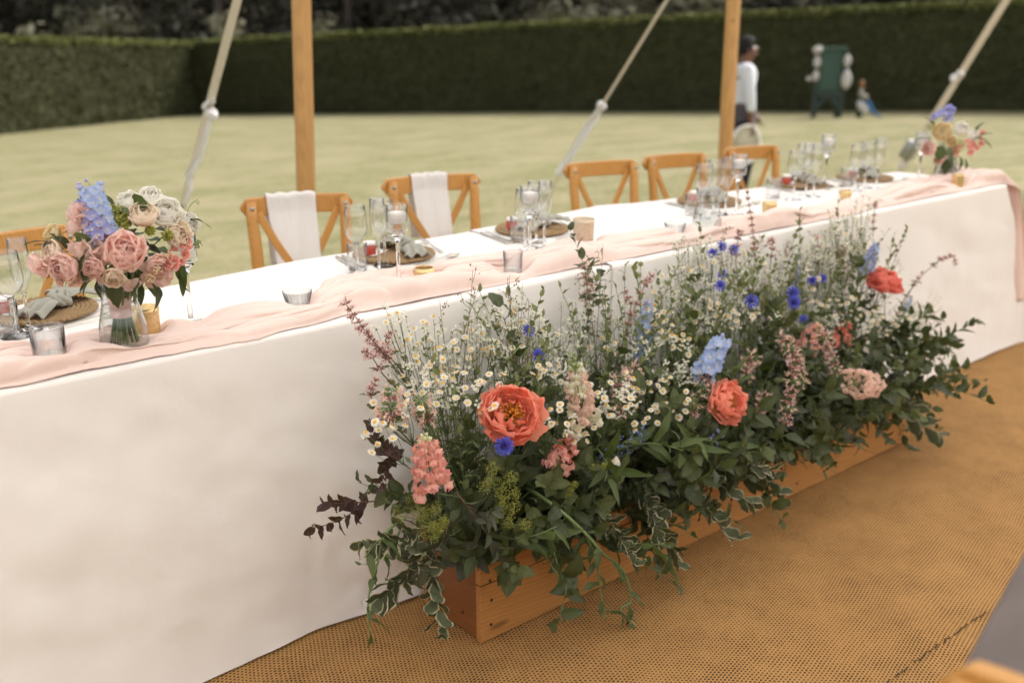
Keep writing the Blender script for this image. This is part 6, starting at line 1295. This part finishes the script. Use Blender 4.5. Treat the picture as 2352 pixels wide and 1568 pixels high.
skin('trousers', [bp(0, 0, .90), bp(0, -.08, .80), bp(.085, -.085, .48), bp(.035, -.085, .09), bp(0, .08, .80), bp(-.02, .085, .48), bp(-.125, .085, .13)], [(0, 1), (1, 2), (2, 3), (0, 4), (4, 5), (5, 6)], [.125, .10, .075, .055, .10, .075, .055], M_TROU, pr_)
# head details: hair cap, bun, ear, nose, lips, eye
hc = bp(.033, 0, 1.565)
mb = MB(); mb.blob((0, 0, 0), .105*k_, 0, 16, 10, (1.0, .86, 1.06)); bm_v = []
for i, v3 in enumerate(mb.v):
    p = Vector(v3); rx_ = p.dot(Rt); 
    if rx_ > .045*k_ and p.z < .062*k_: p -= Rt*(rx_-.040*k_)*.9
    if p.z < -.05*k_ and rx_ > -.03*k_: p.z = -.05*k_+(p.z+.05*k_)*.2
    mb.v[i] = tuple(p)
obj('hair', mb, M_HAIR, pr_, Matrix.Translation(hc+bp(-.014, 0, .012)))
mb = MB(); mb.blob((0, 0, 0), .042*k_, 0, 10, 7); obj('hair_bun', mb, M_HAIR, pr_, Matrix.Translation(hc+bp(-.105, 0, -.03)))
mb = MB(); mb.tube([bp(.110, 0, 1.575), bp(.132, 0, 1.548), bp(.112, 0, 1.538)], [.008*k_, .014*k_, .010*k_], 8); obj('nose', mb, M_SKIN, pr_)
mb = MB(); mb.blob(bp(.112, 0, 1.508), .017*k_, 0, 8, 5, (1, 1.2, .5)); mb.blob(bp(.110, 0, 1.494), .016*k_, 0, 8, 5, (1, 1.2, .5)); obj('lips', mb, simple('lips', (.22, .07, .06, 1), .4), pr_)
for f_ in (-.034, .034): mb = MB(); mb.blob(bp(.103, f_, 1.572), .011*k_, 0, 8, 6); obj('eye', mb, M_WAX, pr_)
for f_ in (-.085, .085): mb = MB(); mb.blob(bp(.015, f_, 1.545), .022*k_, 0, 8, 6, (.7, .4, 1.2)); obj('ear', mb, M_SKIN, pr_)
mb = MB(); mb.lathe([(.060, 0), (.064, .012), (.056, .038), (.052, .038)], 16); obj('collar', mb, M_SHIRT, pr_, Matrix.Translation(bp(.008, 0, 1.405)) @ SC(k_))
def hand(w0, d, side, curl=.5):
    d = Vector(d).normalized(); s_ = Vector(side).normalized(); n_ = d.cross(s_)
    mb = MB(); pv = [w0, w0+d*.045*k_, w0+d*.085*k_]; mb.tube([pv[0], pv[1], pv[2]], [.022*k_, .034*k_, .030*k_], 8)
    for i, (o_, L_) in enumerate(((-.026, .062), (-.009, .072), (.009, .068), (.025, .052))):
        b0 = w0+d*.078*k_+s_*o_*k_; mb.tube([b0, b0+d*L_*.4*k_, b0+d*L_*.72*k_+n_*L_*.25*curl*k_, b0+d*L_*.9*k_+n_*L_*.55*curl*k_], [.009*k_, .0085*k_, .0075*k_, .005*k_], 6)
    b0 = w0+d*.03*k_-s_*.026*k_; mb.tube([b0, b0+(d*.6-s_)*.025*k_, b0+(d*1.4-s_*.6+n_*.4*curl)*.038*k_], [.011*k_, .010*k_, .007*k_], 6); return mb
obj('hand', hand(bp(.06, -.20, .85), Vector((0, 0, -1))+Rt*.1, Rt, .8), M_SKIN, pr_); obj('hand', hand(bp(.185, .16, .885), Rt*.6-UPV, Fw, .8), M_SKIN, pr_)
for f_, x_, z_, p_ in ((-.085, .055, .0, 0), (.085, -.115, .02, .35)):
    mb = MB(); mb.tube([bp(x_-.05, f_, z_+.045), bp(x_+.04, f_, z_+.045), bp(x_+.14, f_, z_+.030), bp(x_+.175, f_, z_+.025)], [.040*k_, .044*k_, .034*k_, .020*k_], 10); obj('shoe', mb, M_TROU, pr_)
tr_ = thing('serving_tray', 'round beige tray with white rim held low at the waiter\'s side', 'tray', Vector((gx, gy, gz))+bp(.0, -.245, .62))
n_t = (toc*1.0+Rt*.55).normalized(); mt = n_t.to_track_quat('Z', 'Y').to_matrix().to_4x4()
mb = MB(); mb.lathe([(0, 0), (.17*k_, 0), (.17*k_, .006), (0, .006)], 32); obj('base', mb, simple('beige tray lining', (.42, .38, .27, 1), .6), tr_, mt)
mb = MB(); mb.lathe([(.171*k_, -.002), (.20*k_, .0), (.205*k_, .022), (.195*k_, .024), (.171*k_, .008)], 32); obj('rim', mb, simple('white enamel rim', (.72, .70, .68, 1), .4), tr_, mt)

# ------------------------------------------------------------------ far garden things by the hedge
def ground_at(px, py_guess, D):
    rr = ray(px, py_guess); k = D/(rr.x*HD[0]+rr.y*HD[1]); p = CAM+rr*k; return Vector((p.x, p.y, lawn_z(p.x, p.y)))
D1 = 21.5
for _ in range(12):
    g = ground_at(1899, 258, D1); ypx = PX(g)[1]
    D1 *= 1+(ypx-258)*.004
    D1 = min(D1, 23.0)
S = D1*math.cos(0)/FPX*1.0   # metres per photo pixel there
t = thing('green_game_stand', 'dark green wooden stand with white bundles hung on both sides, against the hedge', 'stand', g); M_GR = simple('dark green paint', (.035, .085, .062, 1), .5, .12, 5); M_GR2 = simple('darker green paint', (.020, .042, .034, 1), .55, .12, 5); M_WB = clothmat('white canvas bundle', (.55, .53, .52, 1)); M_BL = simple('blue canvas', (.03, .13, .28, 1), .7)
MF = Matrix(((Rt.x, Fw.x, 0, 0), (Rt.y, Fw.y, 0, 0), (0, 0, 1, 0), (0, 0, 0, 1)))
def fb(nm, c, d, m, par, **k): mb = MB(); mb.box(Vector(c)*S, [q_*S for q_ in d]); return obj(nm, mb, m, par, MF, smooth=False, bevel=.01, **k)
fb('panel', (0, 0, 104), (46, 4, 86), M_GR, t); fb('top_board', (0, -1, 150), (64, 12, 7), M_GR, t); fb('side_post', (-30, 0, 78), (10, 6, 144), M_GR2, t); fb('side_post', (30, 0, 78), (10, 6, 144), M_GR2, t)
fb('lower_rail', (0, 0, 52), (66, 6, 14), M_GR2, t)
for s_ in (-1, 1):
    mb = MB(); mb.tube([Vector((s_*30, 4, 0))*S, Vector((s_*22, 2, 26))*S, Vector((s_*6, 0, 44))*S], [5*S, 5*S, 4*S], 8); obj('curved_brace', mb, M_GR2, t, MF)
    fb('rear_leg', (s_*26, 22, 26), (6, 5, 52), M_GR2, t)
for i, (c, r, sq) in enumerate((((-35, -8, 148), 10, (1.1, .8, .75)), ((-34, -8, 122), 9, (.9, .8, 1.35)), ((-34, -8, 92), 8, (.9, .8, 1.5)), ((-48, -6, 86), 6, (1.1, .7, .8)), ((32, -8, 124), 9, (.95, .8, 1.5)), ((34, -8, 84), 11, (1.05, .8, 1.9)))):
    b0 = thing('white_bundle', ['white rolled bundle on the top left corner of the green stand', 'white bundle hung upper left on the green stand', 'white bundle hung lower left on the green stand', 'small white end sticking out furthest left of the green stand', 'white bundle hung upper right on the green stand', 'long white bundle hung lower right on the green stand'][i], 'bundle', g, 0, 'white bundles on the green stand')
    mb = MB(); mb.blob(Vector(c)*S, r*S, 0, 12, 9, sq)
    for k, v3 in enumerate(mb.v): p = Vector(v3); mb.v[k] = tuple(p*(1+.03*fbm(p.x*30, p.z*30, i)))
    obj('cloth', mb, M_WB, b0, MF); mb = MB(); top_ = Vector(c)*S+Vector((0, 0, r*sq[2]*S*.7)); mb.tube([top_-Vector((.6*r*S, 0, 0)), top_+Vector((0, -r*S*.6, .2*r*S)), top_+Vector((.6*r*S, 0, 0))], .9*S, 5); obj('cord', mb, M_ROPE, b0, MF)
g3 = g+Rt*(1978-1899)*S; g3.z = lawn_z(g3.x, g3.y); t = thing('leaning_sack', 'cream sack with tan top and blue cloth beside the green stand', 'sack', g3)
mb = MB(); mb.tube([Vector((-6, 0, 0))*S, Vector((-6, 0, 30))*S, Vector((-8, 0, 55))*S, Vector((-7, 0, 62))*S], [6*S, 6*S, 5*S, 4*S], 10); obj('post', mb, M_GR2, t, MF)
mb = MB(); mb.blob(Vector((-7, -2, 72))*S, 7*S, 0, 10, 8, (.9, .9, 1.3)); obj('tan_top', mb, simple('tan leather', (.26, .12, .045, 1), .6), t, MF)
mb = MB(); mb.tube([Vector((-7, -2, 64))*S, Vector((-8, -2, 50))*S, Vector((-2, -3, 46))*S, Vector((8, -3, 42))*S], [4*S, 6*S, 7*S, 5*S], 10); obj('folded_neck', mb, simple('beige sacking', (.30, .27, .23, 1), .8), t, MF)
mb = MB(); mb.tube([Vector((-11, -5, 36))*S, Vector((-6, -6, 26))*S, Vector((4, -7, 14))*S, Vector((9, -7, 8))*S], [5*S, 9*S, 9*S, 5*S], 12); obj('sack_body', mb, M_WB, t, MF)
mb = MB(); mb.grid(lambda u, v: (Vector((8+v*36+(u-.5)*13*(1-v*.3), -8+u*3, 36*(1-v)**2.0+1+2*math.sin(u*5)))*S), 8, 16); obj('blue_cloth', mb, M_BL, t, MF, solid=.02)

# ------------------------------------------------------------------ foreground guest table and chair at the lower right
p1 = Uz(2352, 1262, TZ); p2 = Uz(2186, 1568, TZ); d = (p2-p1).normalized(); nrm = Vector((-d.y, d.x, 0)); nrm = nrm if nrm.dot(Rt) > 0 else -nrm
M_GREYW = woodmat('weathered grey brown table wood', (.15, .12, .11, 1), (.085, .065, .062, 1), .6, (1.2, 5, 5), 1.6, False)
t = thing('rustic_guest_table', 'weathered grey brown plank table blurred in the lower right corner', 'table', p1-Vector((0, 0, TZ)))
o0 = p1-d*.55; MT = Matrix(((d.x, nrm.x, 0, 0), (d.y, nrm.y, 0, 0), (0, 0, 1, 0), (0, 0, 0, 1)))
for k in range(6):
    mb = MB(); mb.box((.9, .073+k*.150, TZ-.020), (1.8, .146, .036)); obj('plank', mb, M_GREYW, t, Matrix.Translation(o0-p1) @ MT, smooth=False, bevel=.006)
mb = MB(); mb.box((.9, .06, TZ-.085), (1.66, .024, .09)); obj('apron_rail', mb, M_GREYW, t, Matrix.Translation(o0-p1) @ MT, smooth=False, bevel=.003)
for a in (.12, 1.68):
    for b in (.10, .80): mb = MB(); mb.box((a, b, (TZ-.04)/2), (.07, .07, TZ-.042)); obj('leg', mb, M_GREYW, t, Matrix.Translation(o0-p1) @ MT, smooth=False, bevel=.004)
pc = Uz(2185, 1522, .85); dd = (rt*.55+toc*.83).normalized()
o = dup(ch0, Matrix.Translation((0, 0, 0)), 'honey wood chair back blurred at the bottom right corner of the photo')
zz = Matrix.Rotation(math.atan2(dd.y, dd.x), 4, 'Z'); loc_ = Vector((pc.x, pc.y, 0))-(zz @ Vector((-.18, 0, 0))); o.matrix_basis = Matrix.Translation(loc_) @ zz

fl_ = [((2130, 1130), 'mint', .16), ((1985, 1075), 'small', .5), ((2255, 1490), 'small', .45), ((1600, 1330), 'small', .5), ((1290, 1500), 'small', .4), ((1760, 1450), 'small', .35), ((860, 1470), 'small', .5), ((2060, 1290), 'small', .3)]
fw_ = ['at right of the box', 'near the right end of the box', 'near the seam at lower right', 'beside the thick vine tip', 'in front of the box corner', 'in the open lower middle', 'below the left hanging vine', 'on the open right part']
for i, (p, k, s_) in enumerate(fl_):
    c_ = Uz(*p, .006); o = link('fallen_leaf', LF[k][0], None, Matrix.Translation(c_) @ RZ(i*1.9) @ SC(s_)); tag(o, f'tiny fallen leaf on the coir matting {fw_[i]}', 'leaf', 'fallen leaves on the matting')

# ------------------------------------------------------------------ labels of the repeated foliage: by nearest landmark and direction
for k_, o in PR.items():
    if k_ not in USED:
        for c in list(o.children): bpy.data.objects.remove(c)
        bpy.data.objects.remove(o)
ADJ = dict(mint='broad mint leaf sprig', dark='dark glossy leaf branch', small='thin small leaved stem', grey='olive grey leaf branch', long='long leaved stem', var='cream edged leaf branch', purp='plum leaf branch')
LMK = [((1175, 950), 'the big open peony'), ((990, 1070), 'the pink snapdragon'), ((1330, 900), 'the cream snapdragon'), ((1280, 1045), 'the coral snapdragon'), ((1480, 760), 'the tall delphinium'), ((1635, 815), 'the large delphinium head'), ((1675, 920), 'the half hidden peony'), ((1820, 685), 'the stacked cornflowers'), ((2030, 640), 'the red peony'), ((1978, 885), 'the blush stock'), ((1810, 860), 'the drooping pale florets'), ((1225, 790), 'the left cornflowers'), ((1340, 560), 'the mercury votive'), ((1655, 600), 'the top cornflowers'), ((1150, 1150), 'the low lime froth'), ((965, 1180), 'the left lime froth'), ((1420, 1280), 'the thick vine'), ((1560, 1190), 'the middle variegated drape'), ((1750, 1080), 'the right lime froth'), ((900, 740), 'the leaning catmint spire'), ((1100, 1300), 'the box corner'), ((2110, 900), 'the right end foliage'), ((1450, 1050), 'the forget me nots'), ((900, 1040), 'the plum leaves'), ((1950, 520), 'the high right blossom'), ((2150, 800), 'the far right branch')]
groups = {}
for o, key, (x, y) in LOG:
    lm_ = min(LMK, key=lambda q_: (q_[0][0]-x)**2+(q_[0][1]-y)**2); dx, dy = x-lm_[0][0], y-lm_[0][1]; r = math.hypot(dx, dy)
    if r < 28: dr_ = 'right by'
    else:
        a = math.degrees(math.atan2(-dy, dx)) % 360; dr_ = ['right of', 'above right of', 'above', 'above left of', 'left of', 'below left of', 'below', 'below right of'][int((a+22.5)//45) % 8]
    groups.setdefault((ADJ[key.rstrip('0123456789')], dr_, lm_[1]), []).append((x, y, o))
ORD = ['leftmost', 'second from left', 'third from left', 'fourth from left', 'fifth from left', 'sixth from left', 'seventh from left', 'eighth from left', 'ninth from left', 'tenth from left', 'eleventh from left', 'twelfth from left', 'thirteenth from left', 'fourteenth from left']
for (adj, dr_, lm_), L_ in groups.items():
    L_.sort(key=lambda q_: q_[0])
    for i, (x, y, o) in enumerate(L_):
        o['label'] = f'{adj} {dr_} {lm_}' + ('' if len(L_) == 1 else f', {ORD[min(i, 13)]}'); o['group'] = adj+' filling the planter'
